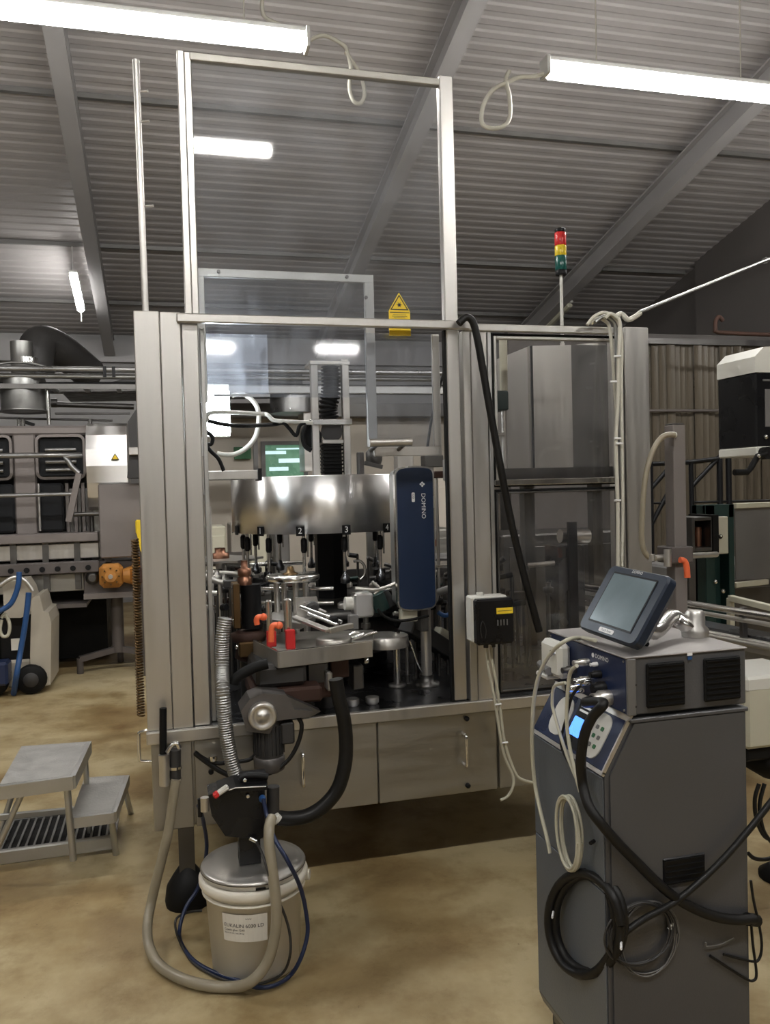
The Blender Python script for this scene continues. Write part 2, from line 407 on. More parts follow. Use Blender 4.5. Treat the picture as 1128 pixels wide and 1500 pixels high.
# loops of spare lamp cable
g = G('cable_white'); g.tube([(0.91,4.9,4.225),(1.004,4.9,4.267),(1.118,4.9,4.224),(1.142,4.9,4.179),(1.16,4.9,4.093),(1.148,4.9,3.98),(1.171,4.9,3.902),(1.213,4.9,3.894),(1.239,4.9,3.948),(1.221,4.9,4.051),(1.165,4.9,4.141),(1.129,4.9,4.185)], .012, sub=6)
tag(g.build('cable_loop'), 'white spare cable hanging in a narrow loop beside the left batten lamp', 'cable')
g = G('cable_white'); g.tube([(2.415,4.9,4.187),(2.33,4.9,4.161),(2.247,4.9,4.149),(2.163,4.9,4.111),(2.061,4.9,4.051),(1.995,4.9,3.949),(1.984,4.9,3.843),(2.046,4.9,3.815),(2.129,4.9,3.839),(2.172,4.9,3.902),(2.17,4.9,4.028),(2.149,4.9,4.118),(2.174,4.9,4.179)], .014, sub=6)
tag(g.build('cable_loop'), 'white spare cable curled in a wide loop left of the right batten lamp', 'cable')
g = G('cable_white'); g.tube([(0.646,4.9,4.428),(0.651,4.9,4.344),(0.705,4.9,4.311),(0.803,4.9,4.283)], .012, sub=6)
tag(g.build('lamp_cable'), 'white supply cable dropping to the end of the left batten lamp', 'cable')

# ------------------------------------------------------------------ far left: bottle washer line
Y8 = 8.0
W = thing('bottle_washer', 'long stainless bottle washing machine with dark windows behind the left column', 'machine', (-1.6, Y8, 0))
g = G('dark_grey'); g.box((-5.0, Y8+.25, .95), (-.64, Y8+1.3, 2.2)); g.build('inner_housing', W)
g = G('pink_steel'); g.box((-5.0, Y8, 2.15), (-.62, Y8+1.3, 2.235), .02); g.build('top_cover', W)
for (a, b) in ((-5.0, -2.9), (-2.35, -2.1), (-1.27, -1.08), (-.66, -.60)):
    g = G('pink_steel'); g.box((a, Y8, .9), (b, Y8+.2, 2.16), .015); g.build('front_panel', W)
for k, (a, b) in enumerate(((-2.1, -1.27), (-1.08, -.66), (-2.9, -2.35))):
    g = G('pink_steel')
    P4 = rrect(b-a, .40, .06, 4, (a+b)/2, 1.955); P5 = rrect(b-a-.045, .355, .04, 4, (a+b)/2, 1.955); n = len(P4)
    vs = [(p[0], Y8-.03, p[1]) for p in P4]+[(p[0], Y8-.03, p[1]) for p in P5]+[(p[0], Y8+.05, p[1]) for p in P4]+[(p[0], Y8+.05, p[1]) for p in P5]
    g.add(vs, [(i, (i+1) % n, n+(i+1) % n, n+i) for i in range(n)]+[(i, (i+1) % n, 2*n+(i+1) % n, 2*n+i) for i in range(n)]+[(n+i, n+(i+1) % n, 3*n+(i+1) % n, 3*n+i) for i in range(n)])
    f = g.build('window_frame', W)
    g = G('glass_dark'); g.box((a+.03, Y8+.02, 1.79), (b-.03, Y8+.04, 2.12)); g.build('window_pane', f)
    for z in (2.02, 1.91, 1.84):
        g = G('duct'); g.cyl((a+.08, Y8+.0, z), (b-.08, Y8+.0, z), .018, n=8); g.build('spray_pipe', f)
for (a, b) in ((-2.1, -1.27), (-1.08, -.86)):
    g = G('glass_dark'); g.box((a, Y8-.02, 1.29), (b, Y8+.06, 1.72), .02); d = g.build('lower_door', W)
    g = G('steel'); g.cyl((a+.02, Y8-.05, 1.30), (a+.02, Y8-.05, 1.72), .012, n=8); g.build('door_edge', d)
for i in range(7):
    g = G('steel_dark' if i % 2 else 'pink_steel'); x = -.85+.034*i; g.box((x, Y8+.05, 1.16+.03*(i % 3)), (x+.028, Y8+.2, 1.72-.05*(i % 2))); g.build('valve_block', W)
# big handrails
g = G('duct'); g.tube([(-5, Y8-.25, 1.96), (-1.0, Y8-.25, 1.96), (-.82, Y8-.25, 1.94), (-.76, Y8-.25, 1.86), (-.70, Y8-.25, 1.80)], .024, sub=4); g.build('handrail', W)
g = G('duct'); g.tube([(-5, Y8-.25, 1.62), (-1.0, Y8-.25, 1.62), (-.75, Y8-.25, 1.62)], .018, straight=True); g.build('handrail', W)
g = G('pink_steel'); g.bar((-.70, Y8-.25, 1.8), (-.80, Y8-.25, 1.38), .05, .05); g.build('rail_post', W)
g = G('steel_dark'); g.tube([(-.80, Y8-.2, 1.44), (-.45, Y8-.2, 1.44)], .02, straight=True); g.build('rail_post', W)
for x in (-.72, -.62, -.52): g = G('steel_dark'); g.cyl((x, Y8-.1, 1.0), (x, Y8-.1, 1.44), .02, n=8); g.build('stanchion', W)
# cowl (curved bright cover)
g = G('steel_drum'); pr = []
for k in range(9):
    a = PI*(-.5+k/8); pr.append((-.64, Y8-.02-.22*math.cos(a), 1.86+.39*math.sin(a)))
pr += [(-.64, Y8+.5, 2.25), (-.64, Y8+.5, 1.47)]
g.prism(pr, (.345, 0, 0)); cw = g.build('round_cowl', W)
g = G('black_plastic'); g.prism([(-.43, Y8-.247, 1.91), (-.36, Y8-.247, 1.91), (-.395, Y8-.247, 1.97)], (0, -.006, 0)); g.build('warning_mark', cw)
g = G('yellow'); g.prism([(-.42, Y8-.254, 1.917), (-.37, Y8-.254, 1.917), (-.395, Y8-.254, 1.958)], (0, -.003, 0)); g.build('warning_mark', cw)
g = G('steel_flat'); g.box((-.62, Y8, 1.0), (-.54, Y8+.3, 1.5), .01); g.build('side_panel', W)
# table with holes
for (z0, z1, y0, m) in ((1.20, 1.28, -.25, 'pink_steel'), (1.05, 1.19, -.18, 'steel'), (.93, 1.03, -.28, 'pink_dark'), (.76, .92, -.14, 'steel_flat')):
    g = G(m); g.box((-5, Y8+y0, z0), (-.56, Y8+.5, z1), .008); g.build('bed_panel', W)
for i in range(8):
    x = -1.40+.125*i
    g = G('black_plastic'); g.cyl((x, Y8-.29, .975), (x, Y8-.275, .975), .024, n=10); g.build('port_hole', W)
for i in range(5):
    x = -1.55+.26*i; g = G('steel_dark'); g.box((x, Y8-.2, .78), (x+.05, Y8-.13, 1.20)); g.build('bed_bracket', W)
g = G('pink_dark'); g.box((-5, Y8-.2, .62), (-.68, Y8+.4, .655)); g.build('lower_rail', W)
g = G('rubber'); g.box((-5, Y8+.5, .05), (-.56, Y8+1.3, .9)); g.build('skirt', W)
for x in (-1.9, -3.4):
    g = G('pink_dark'); g.cyl((x, Y8+.1, 0), (x, Y8+.1, .76), .04, n=10); g.build('leg', W)
g = G('pink_steel'); g.box((-.545, Y8-.3, 1.05), (-.16, Y8-.24, 1.70), .01); g.build('guard_plate', W)

E2 = thing('transfer_conveyor', 'grey transfer conveyor on a pedestal with an orange gear motor', 'conveyor', (-.44, Y8+.1, 0))
g = G('pink_dark'); g.box((-.70, Y8-.2, .70), (.9, Y8+.3, 1.02), .01); g.build('conveyor_bed', E2)
g = G('pink_steel'); g.box((-.70, Y8-.24, .69), (.9, Y8-.19, .74)); g.build('bed_edge', E2)
g = G('pink_dark'); g.cyl((-.44, Y8+.05, .16), (-.44, Y8+.05, .70), .055, n=12); g.build('pedestal', E2)
for (dx, dy) in ((-.33, -.08), (.30, -.05), (.0, .33)):
    g = G('pink_dark'); g.bar((-.44, Y8+.05, .19), (-.44+dx, Y8+.05+dy, .13), .06, .05); g.cyl((-.44+dx, Y8+.05+dy, .0), (-.44+dx, Y8+.05+dy, .14), .03, n=10); g.build('foot', E2)
g = G('steel_dark'); g.lathe([(.05, 0), (.06, .01), (.03, .03)], (-.62, Y8-.25, .88), (0, -1, 0), 12); g.build('bearing', E2)
mo = thing('gear_motor', 'orange gear motor with round flange on the transfer conveyor', 'motor', (-.45, Y8-.3, .78))
g = G('orange_motor'); g.box((-.56, Y8-.34, .79), (-.36, Y8-.2, 1.0), .035); g.lathe([(.085, 0), (.085, .03), (.05, .035), (.05, .05)], (-.46, Y8-.34, .895), (0, -1, 0), 16); g.build('gear_housing', mo)
for a in range(8): g = G('bronze'); c = (-.46+.07*math.cos(a*PI/4), Y8-.375, .895+.07*math.sin(a*PI/4)); g.cyl(c, (c[0], c[1]-.01, c[2]), .008, n=6); g.build('flange_bolt', mo)
g = G('steel'); g.cyl((-.46, Y8-.39, .895), (-.46, Y8-.41, .895), .02, n=10); g.build('shaft', mo)
mo = thing('gear_motor', 'brown-orange motor with ribbed housing right of the flanged gear motor', 'motor', (-.25, Y8-.3, .78))
g = G('orange_motor'); g.cyl((-.36, Y8-.28, .89), (-.30, Y8-.28, .89), .06, .08, n=14); g.box((-.31, Y8-.34, .80), (-.08, Y8-.2, .98), .03); g.build('gear_housing', mo)
g = G('rust'); g.box((-.27, Y8-.36, .82), (-.12, Y8-.34, .96), .01); g.build('terminal_box', mo)
g = G('orange_motor'); g.box((-.24, Y8-.32, .99), (-.10, Y8-.22, 1.05), .01); g.build('cover', mo)
g = G('yellow'); g.box((-0.239,7.6,1.378), ((-0.185,7.6,1.298)[0]+.1, 7.7, (-0.186,7.6,1.257)[2]), .01); g.prism([(-0.232,7.6,1.27), (-0.151,7.6,1.267), (-0.157,7.6,1.1), (-0.203,7.6,1.102)], (0, .08, 0)); g.use('pink_dark'); g.cyl(((-0.193,7.6,1.239)[0], 7.66, 0), ((-0.193,7.6,1.239)[0], 7.66, (-0.193,7.6,1.239)[2]), .02, n=10)
tag(g.build('yellow_switch_box'), 'yellow switch box peeking out behind the left column', 'box')
g = G('dark_grey'); g.prism([(-0.27,7.5,2.224), (-0.199,7.5,2.329), (-0.109,7.5,2.329), (-0.128,7.5,1.742), (-0.291,7.5,1.746), (-0.261,7.5,1.979)], (0, .4, 0)); o = g.build('control_terminal'); tag(o, 'dark control terminal on a grey bracket beside the washer cowl', 'terminal')
g = G('steel'); g.box((-0.27,7.45,2.005), ((-0.127,7.45,1.939)[0], 7.49, (-0.127,7.45,1.939)[2]), .005); o2 = g.build('bracket', o)

# exhaust duct, cable tray and pipes
D = thing('exhaust_duct', 'short round stainless exhaust duct hanging above the bottle washer', 'duct', (-1.235, 8.5, 2.40))
g = G('galv'); g.lathe([(.205, .02), (.212, 0), (.212, .02), (.20, .03), (.20, .30), (.19, .33), (.10, .36), (.10, .66)], (-1.235, 8.5, 2.40), n=28); g.build('duct_hood', D)
g = G('steel_bright'); g.lathe([(.105, 0), (.105, .05)], (-1.20, 8.5, 2.86), n=20); g.build('clamp_ring', D)
g = G('dark_grey'); g.tube([(-1.17, 8.9, 2.80), (-1.17, 8.9, 3.0), (-1.12, 9.0, 3.14), (-.96, 9.2, 3.10), (-.72, 9.6, 2.92)], .175, n=16); g.build('elbow', D)
g = G('dark_grey'); g.prism([(-1.0, 9.6, 2.7), (1.6, 9.6, 2.75), (1.6, 9.6, 2.98), (.6, 9.6, 3.06), (-.4, 9.6, 2.86)], (0, .8, 0))
tag(g.build('grey_flat_duct'), 'dull grey sloping flat duct under the roof behind the cable tray', 'duct')
CT = thing('cable_tray', 'long galvanised cable tray running across the hall above the washer', 'cable tray', (-.5, 8.5, 2.66), None)
for (yy, zz, m, r) in ((8.25, 2.775, 'duct', .028), (8.33, 2.72, 'galv', .025)):
    g = G(m); g.cyl((-6, yy, zz), (7.0, yy, zz), r, n=10); g.build('pipe', CT)
for yy in (8.3, 8.7):
    g = G('steel_dark'); g.box((-6, yy-.006, 2.60), (7.0, yy+.006, 2.645)); g.build('side_rail', CT)
for i in range(44):
    x = -6+.295*i; g = G('galv'); g.box((x, 8.3, 2.61), (x+.04, 8.7, 2.63)); g.build('rung', CT)
g = G('rubber')
for i in range(4): g.tube([(-6+1.3*k, 8.37+.07*i+.02*math.sin(k*2+i), 2.655+.012*math.sin(k*1.7+i*2)) for k in range(11)], .016, n=6, sub=3)
g.build('loose_cables', CT)
for x in (-3.2, -.1, 3.0):
    g = G('galv'); g.cyl((x, 8.5, 2.62), (x, 8.5, deck(8.5)), .008, n=6); g.build('hanger_rod', CT)
for x in (-.50, -.42): g = G('black_plastic'); g.box((x, 8.21, 2.70), (x+.03, 8.23, 2.80)); g.build('clip', CT)
g = G('galv'); g.tube([(-1.395,8.3,2.824),(-1.279,8.3,2.838),(-1.134,8.3,2.833),(-1.018,8.3,2.803),(-0.918,8.3,2.773)], .012, n=6); tag(g.build('loose_conduit'), 'pale loose conduit draped over the cable tray in front of the duct neck', 'conduit')
g = G('steel_bright'); g.cyl((-1.012,8.4,2.634), (-1.007,8.4,2.277), .018, n=8); tag(g.build('drop_pipe'), 'slim bright vertical pipe right of the exhaust duct', 'pipe')
g = G('steel_dark'); g.cyl((-1.111,9.5,2.582), (-0.273,9.5,2.553), .03, n=8); g.lathe([(.05, 0), (.05, .06)], (-1.111,9.5,2.596), (1, 0, 0), 10); tag(g.build('wall_pipe'), 'dark horizontal pipe on the wall between duct and left column', 'pipe')
g = G('steel_dark'); g.cyl((-1.532,9,2.395), (-0.47,9,2.363), .012, n=8); g.box((-1.046,9.2,2.467), ((-0.306,9.2,2.494)[0], 9.3, (-0.308,9.2,2.451)[2])); tag(g.build('wall_pipe'), 'thin pale pipe just above the washer top cover', 'pipe')
for px in [(-1.223,8.1,2.254),(-1.189,8.1,2.242),(-0.619,8.1,2.3)]: g = G('chrome'); g.cyl((px[0], px[1], 2.23), (px[0], px[1], 2.30), .018, n=8); g.build('valve_fitting', W)
g = G('rubber'); g.bar((-1.23, 8.12, 2.30), (-1.10, 8.12, 2.25), .05, .03); g.build('valve_lever', W)

# ------------------------------------------------------------------ trolley cleaner (left edge)
T = thing('foam_cleaner_trolley', 'cream foam cleaning trolley with two dark wheels and blue hoses at the left edge', 'trolley', (-1.25, 7.4, 0))
yc = 7.3
g = G('trolley_cream'); A = [(-0.997,7.3,0.8),(-0.97,7.3,0.665),(-0.934,7.3,0.657),(-0.916,7.3,0.571),(-0.939,7.3,0.062),(-1.002,7.3,0.05),(-1.086,7.3,0.046),(-1.086,7.3,0.315),(-1.06,7.3,0.76),(-1.039,7.3,0.792)]
g.prism(A, (0, .55, 0)); g.build('side_shell', T)
g = G('trolley_cream'); A = [(-1.278,7.35,0.922),(-1.113,7.35,0.925),(-1.074,7.35,0.855),(-1.047,7.35,0.753),(-1.082,7.35,0.642),(-1.155,7.35,0.619),(-1.279,7.35,0.627)]; g.prism(A, (0, .35, 0)); g.build('tank_top', T)
g = G('black_plastic'); g.box((-1.318,7.4,0.623), ((-1.087,7.4,0.251)[0], 7.75, (-1.087,7.4,0.251)[2])); g.build('motor_bay', T)
g = G('trolley_cream'); g.box((-1.286,7.38,0.27), ((-1.086,7.38,0.051)[0], 7.75, (-1.087,7.38,0.04)[2]), .02); g.build('base', T)
g = G('paper'); g.box((-1.239,7.38,0.446), ((-1.17,7.38,0.351)[0], 7.39, (-1.17,7.38,0.351)[2])); g.build('sticker', T)
for (px, m) in (((-1.08,7.25,0.146), 1), ((-1.37,7.25,0.154), 0)):
    g = G('rubber'); g.lathe([(.02, 0), (.105, .0), (.12, .02), (.12, .07), (.105, .09), (.02, .09)], (px[0], 7.34, .122), (0, -1, 0), 20); w = g.build('wheel', T)
    g = G('dark_grey'); g.lathe([(.06, 0), (.05, .012), (.0001, .014)], (px[0], 7.25, .122), (0, -1, 0), 16); g.build('hub', w)
g = G('steel'); g.tube([(-1.291,7.3,0.895),(-1.187,7.3,0.956),(-1.106,7.3,0.929),(-1.047,7.3,0.837)], .018); g.build('push_handle', T)
g = G('navy'); g.box((-1.346,7.2,0.288), ((-1.242,7.2,0.099)[0], 7.4, (-1.242,7.2,0.099)[2]), .02); g.build('front_block', T)
g = G('bright_blue_hose'); g.tube([(-1.121,7.15,1.01),(-1.135,7.15,0.891),(-1.19,7.15,0.764),(-1.272,7.15,0.71),(-1.312,7.15,0.685)], .021); tag(g.build('hose'), 'blue hose falling left over the foam trolley', 'hose')
g = G('bright_blue_hose'); g.tube([(-1.056,7.15,0.843),(-1.071,7.15,0.724),(-1.097,7.15,0.562),(-1.134,7.15,0.374),(-1.162,7.1,0.196),(-1.216,7.269,0.02)], .022); tag(g.build('hose'), 'blue hose running straight down the foam trolley front', 'hose')
g = G('cable_cream'); g.tube([(-1.273,7.2,0.648),(-1.242,7.2,0.674),(-1.214,7.2,0.59),(-1.227,7.2,0.509),(-1.268,7.2,0.501),(-1.286,7.2,0.556),(-1.273,7.2,0.632)], .014); tag(g.build('hose'), 'thin cream hose coiled on the foam trolley', 'hose')

# ------------------------------------------------------------------ step stool and drain grate
ST = thing('step_stool', 'worn two-step aluminium stool standing left of the machine', 'step stool', (-.45, 4.0, 0))
zt, z2 = .40, .22
a, b, c, d = (-0.682,3.686,0.4), (-0.411,3.7,0.4), (-0.386,4.188,0.4), (-0.68,4.217,0.4)
g = G('tread'); g.prism([a, b, c, d], (0, 0, .032)); o = g.build('upper_tread', ST)
g = G('aluminium'); g.bar((a[0], a[1]-.01, .40), (b[0]+.01, b[1]-.01, .405), .02, .055); g.bar((b[0]+.01, b[1]-.01, .405), (c[0]+.01, c[1], .405), .02, .055); g.build('tread_rim', ST)
e, f, h, i2 = (-0.423,3.755,0.21), (-0.257,3.761,0.21), (-0.22,4.228,0.21), (-0.411,4.264,0.21)
g = G('tread'); g.prism([e, f, h, i2], (0, 0, .028)); g.build('lower_tread', ST)
g = G('aluminium'); g.bar((e[0], e[1]-.01, .215), (f[0]+.01, f[1]-.01, .215), .02, .045); g.bar((f[0]+.01, f[1]-.01, .215), (h[0]+.01, h[1], .215), .02, .045); g.build('tread_rim', ST)
fy = f[1]+.0
def leg(p, q, r=.014): g = G('aluminium'); g.cyl(p, q, r, n=10); g.build('leg', ST)
leg((-0.253,3.876,0), (f[0]-.005, f[1]+.02, .21)); leg((-0.206,4.354,0), (h[0]-.01, h[1]-.02, .21))
leg((b[0]-.005, b[1]+.03, .06), (b[0]-.02, b[1]+.03, .40), .015); leg((c[0], c[1]-.03, .0), (c[0]-.01, c[1]-.02, .40), .013)
leg((a[0]-.1, a[1]+.05, .0), (a[0]+.09, a[1]+.05, .40), .013); leg((d[0]-.12, d[1]-.02, .0), (d[0]+.02, d[1]-.02, .40), .013)
g = G('aluminium'); q1 = (-0.729,3.879,0.035); q2 = (-0.265,3.9,0.035)
g.bar((q1[0]-.25, q1[1], .05), (q2[0], q2[1], .05), .03, .062, .006); g.build('floor_bar', ST)
g = G('aluminium'); g.bar((q1[0]-.25, d[1]-.02, .12), (c[0], c[1]-.03, .12), .02, .03, .004); g.build('floor_bar', ST)
DG = thing('drain_grate', 'dark slotted drain grate in the floor under the step stool', 'drain', (-.55, 4.25, 0))
g = G('rubber'); g.box((-.78, 4.02, .002), (-.28, 4.42, .006)); g.build('pit', DG)
g = G('galv')
g.box((-.80, 4.00, .004), (-.26, 4.03, .016)); g.box((-.80, 4.41, .004), (-.26, 4.44, .016)); g.box((-.80, 4.0, .004), (-.77, 4.44, .016)); g.box((-.29, 4.0, .004), (-.26, 4.44, .016)); g.build('grate_rim', DG)
for i in range(14): g = G('galv'); x = -.765+.035*i; g.box((x, 4.03, .004), (x+.010, 4.41, .014)); g.build('grate_bar', DG)

# ------------------------------------------------------------------ rooms behind the machine
g = G('partition'); g.box((.1, 11.0, 0), (4.6, 11.12, 2.72)); struct(g, 'wall_partition')
g = G('mid_grey'); g.box((.1, 10.7, 2.55), (4.6, 11.0, 2.72)); struct(g, 'trim_2')
x0, x1 = (1.305,10.95,2.174)[0], (1.807,10.95,2.168)[0]; zt_, zb_ = (1.502,10.95,2.199)[2], (1.49,10.95,1.779)[2]
g = G('window_green'); g.box((x0, 10.96, zb_), (x1, 10.98, zt_)); wn = struct(g, 'window_1')
for (zz_, hh, a_, b_) in ((.72, .10, .0, .55), (.45, .13, .35, .9), (.86, .05, .3, 1.0), (.2, .12, .1, .6)):
    g = G('window_light'); g.box((x0+(x1-x0)*a_, 10.955, zb_+(zt_-zb_)*zz_), (x0+(x1-x0)*b_, 10.965, zb_+(zt_-zb_)*(zz_+hh))); g.build('window_view', wn)
g = G('mid_grey')
for (p, q) in (((x0-.05, zb_-.05), (x0, zt_+.05)), ((x1, zb_-.05), (x1+.05, zt_+.05)), ((x0, zt_), (x1, zt_+.05)), ((x0, zb_-.05), (x1, zb_))): g.box((p[0], 10.92, p[1]), (q[0], 10.99, q[1]))
g.build('window_frame', wn)
g = G('sign_green'); g.box((0.906,10.9,2.177), ((1.119,10.9,2.024)[0], 10.98, (1.119,10.9,2.024)[2])); tag(g.build('green_wall_sign'), 'small dark green sign on the beige wall left of the window', 'sign')
g = G('mid_grey'); g.box(((1.113,10.5,2.619)[0], 10.5, 0), ((1.164,10.5,2.619)[0], 10.6, 2.3)); g.build('post'); 
bpy.data.objects['post'].name = 'trim_3'; bpy.data.objects['trim_3']['kind'] = 'structure'
g = G('duct'); g.lathe([(.28, 0), (.28, .32)], (1.547,10,2.521), n=20); tag(g.build('round_vent'), 'grey round vent hood behind the column tower', 'vent')
g = G('steel'); g.box((1.634,9.8,2.67), ((1.731,9.8,2.067)[0], 10.2, (1.724,9.8,1.825)[2])); tag(g.build('white_pillar_box'), 'pale upright box beside the column tower in the background', 'box')
def cabinet(name, label, cat, a, b, dep, m, door=True, z0=None):
    t = thing(name, label, cat, ((a[0]+b[0])/2, a[1], z0 if z0 is not None else b[2]))
    zb = b[2] if z0 is None else z0
    g = G(m); g.box((a[0], a[1], zb), (b[0], a[1]+dep, a[2]), .01); g.build('body', t)
    if door:
        w = b[0]-a[0]; g = G(m); g.box((a[0]+.08*w, a[1]-.012, zb+.06*(a[2]-zb)), (b[0]-.08*w, a[1], a[2]-.06*(a[2]-zb)), .004); d = g.build('door', t)
        g = G('steel_dark'); g.box((b[0]-.2*w, a[1]-.03, (zb+a[2])/2-.03), (b[0]-.15*w, a[1]-.012, (zb+a[2])/2+.05)); g.build('handle', d)
    return t
cabinet('cabinet', 'cream cabinet seen behind the left inner post of the guard', 'cabinet', (0.354,7.4,1.304), (0.524,7.4,0.772), .5, 'cream', z0=0)
cabinet('cabinet', 'beige cabinet seen under the left end of the steel hood', 'cabinet', (0.626,8.2,1.29), (0.774,8.2,0.992), .5, 'partition', z0=0)
cabinet('cabinet', 'pale square cabinet seen below plate one', 'cabinet', (0.744,7.6,1.306), (0.903,7.6,1.065), .5, 'cream', z0=0)
cabinet('cabinet', 'grey framed cabinet seen below plate two', 'cabinet', (0.997,7.9,1.274), (1.15,7.9,0.995), .5, 'mid_grey', z0=0)
cabinet('cabinet', 'tall beige cupboard seen right of the blue laser head', 'cabinet', (2.977,9,1.701), (3.218,9,1.191), .5, 'partition', z0=0)
cabinet('cabinet', 'grey-green housing seen right of the laser head middle', 'cabinet', (2.298,7,1.223), (2.53,7,0.856), .5, 'steel_flat', z0=0)

# ------------------------------------------------------------------ labelling machine
Y0 = 3.2; XA, XB = -.083, 2.034; ZT = .72
MC = thing('labelling_machine', 'large stainless rotary labelling machine with clear guards in the middle', 'machine', (1.0, Y0, 0))
g = G('steel_flat'); g.box((XA+.01, Y0+.02, .345), (XB, 5.35, .70), .004); g.build('base_cabinet', MC)
g = G('steel'); g.box((XA-.005, Y0-.02, .675), (XB+.01, Y0+.01, .722), .004); g.build('table_edge', MC)
g = G('steel'); g.box((XA-.005, 5.34, .675), (XB+.01, 5.37, .722), .004); g.build('table_edge', MC)
g = G('table_steel'); g.box((XA, Y0, .70), (XB, 5.36, .72)); g.build('table_top', MC)
g = G('steel_flat'); g.box((XA+.012, Y0, .345), (.075, Y0+.02, .672), .003); g.build('base_panel', MC)
for (a, b) in ((.083, .79), (.795, 1.30), (1.31, XB-.01)):
    g = G('steel_flat'); g.box((a, Y0, .345), (b, Y0+.02, .672), .003); d = g.build('base_door', MC)
g = G('chrome'); h = (1.15,3.16,0.531); g.tube([(h[0], Y0, h[2]+.062), (h[0], Y0-.035, h[2]+.062), (h[0], Y0-.045, h[2]+.05), (h[0], Y0-.045, h[2]-.05), (h[0], Y0-.035, h[2]-.062), (h[0], Y0, h[2]-.062)], .007, sub=3); g.build('door_handle', MC)
g = G('chrome'); h = (0.486,3.16,0.528); g.tube([(h[0], Y0, h[2]+.062), (h[0], Y0-.035, h[2]+.062), (h[0], Y0-.045, h[2]+.05), (h[0], Y0-.045, h[2]-.05), (h[0], Y0-.035, h[2]-.062), (h[0], Y0, h[2]-.062)], .007, sub=3); g.build('door_handle', MC)
for q in [(1.168,3.2,0.652),(1.167,3.2,0.376),(0.142,3.2,0.549)]:
    g = G('black_plastic'); g.lathe([(.010, 0), (.010, .012), (.006, .016)], q, (0, -1, 0), 12); g.build('quarter_turn_lock', MC)
for (fx, fy) in ((.045, 3.33), (1.9, 3.33), (.045, 5.2), (1.9, 5.2), (1.0, 4.3)):
    g = G('steel_dark'); g.box((fx-.03, fy-.03, .10), (fx+.03, fy+.03, .345)); lg = g.build('leg', MC)
    g = G('rubber'); g.lathe([(.085, 0), (.088, .02), (.08, .075), (.055, .115), (.03, .15)], (fx, fy, 0), n=20); g.build('rubber_foot', lg)
# left column: three sheet-metal faces
for (a, b, zt, y) in ((XA, .008, 2.272, 0), (.010, .084, 2.270, .0)):
    g = G('steel'); g.box((a, Y0+y, .722), (b, Y0+.30, zt), .003); lab(g.build('column_panel', MC), 'broad brushed steel column panel')
g = G('steel'); g.box((.087, Y0+.012, .722), (.147, Y0+.10, 2.228), .003); g.build('column_panel', MC)
g = G('aluminium'); g.box((.155, Y0+.06, .722), (.172, Y0+.09, 2.228), .002); g.build('inner_stile', MC)
g = G('steel_dark'); g.box((XA+.02, Y0+.28, .722), (.06, Y0+.34, 2.2)); g.build('rear_channel', MC)
# rear columns and roof frame of the enclosure
for (a, b) in ((XA, 0.0), (XB-.08, XB)):
    g = G('steel'); g.box((a, 5.26, .722), (b, 5.35, 2.26), .003); g.build('column', MC)
g = G('aluminium'); g.box((0, 5.30, 2.22), (XB-.08, 5.34, 2.26)); g.build('rear_rail', MC)
g = G('steel_dark'); g.box((0, 5.28, .722), (XB-.08, 5.30, 1.08)); g.build('dark_backdrop', MC)  # added dark backdrop, hides the floor behind the carousel
g = G('aluminium'); g.box((XA, Y0+.3, 2.23), (XA+.04, 5.30, 2.265)); g.build('side_rail', MC)
# top rail
g = G('steel'); g.box((.070, Y0-.028, 2.229), (1.215, Y0+.0, 2.262), .004); g.build('top_rail', MC)
g = G('steel'); g.box((1.19, Y0-.02, 2.224), (1.895, Y0+.0, 2.254), .004); g.build('top_rail', MC)
# middle post
g = G('steel'); g.box((1.122, Y0+.0, .728), (1.176, Y0+.04, 2.229), .004); g.build('door_stile', MC)
g = G('rubber'); g.box((1.112, Y0+.005, .728), (1.122, Y0+.03, 2.229)); g.build('gasket', MC)
g = G('steel'); g.box((1.187, Y0-.012, .722), (1.218, Y0+.06, 2.226), .003); g.build('post_flange', MC)
g = G('steel'); g.box((1.222, Y0-.006, .722), (1.292, Y0+.10, 2.224), .003); g.build('post_panel', MC)
g = G('aluminium'); g.box((1.294, Y0-.010, .722), (1.310, Y0+.04, 2.224), .002); g.build('post_edge', MC)
# right window frame
def rectframe(g, x0, x1, z0, z1, w, y0, y1, bev=.002):
    g.box((x0, y0, z0), (x0+w, y1, z1), bev); g.box((x1-w, y0, z0), (x1, y1, z1), bev)
    g.box((x0+w, y0, z0), (x1-w, y1, z0+w), bev); g.box((x0+w, y0, z1-w), (x1-w, y1, z1), bev)
g = G('rubber'); rectframe(g, 1.312, 1.896, 1.592, 2.222, .012, Y0+.002, Y0+.03); d1 = g.build('upper_door', MC)
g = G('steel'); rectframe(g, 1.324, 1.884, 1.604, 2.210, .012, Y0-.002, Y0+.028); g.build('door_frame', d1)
g = G('pane_smoke'); g.box((1.33, Y0+.008, 1.61), (1.88, Y0+.014, 2.205)); g.build('pane', d1)
g = G('rubber'); rectframe(g, 1.312, 1.896, .735, 1.582, .010, Y0+.002, Y0+.03); d2 = g.build('lower_door', MC)
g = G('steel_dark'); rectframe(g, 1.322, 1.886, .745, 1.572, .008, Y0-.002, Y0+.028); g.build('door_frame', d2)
g = G('pane_smoke'); g.box((1.328, Y0+.008, .75), (1.88, Y0+.014, 1.566)); g.build('pane', d2)
g = G('steel_bright'); g.box((1.312, Y0-.012, 1.598), (1.896, Y0-.001, 1.622), .003); g.build('pull_bar', d1)
g = G('steel_dark'); g.box((1.330, Y0+.03, 1.625), (1.88, Y0+.05, 1.668)); g.build('lower_band', d1)
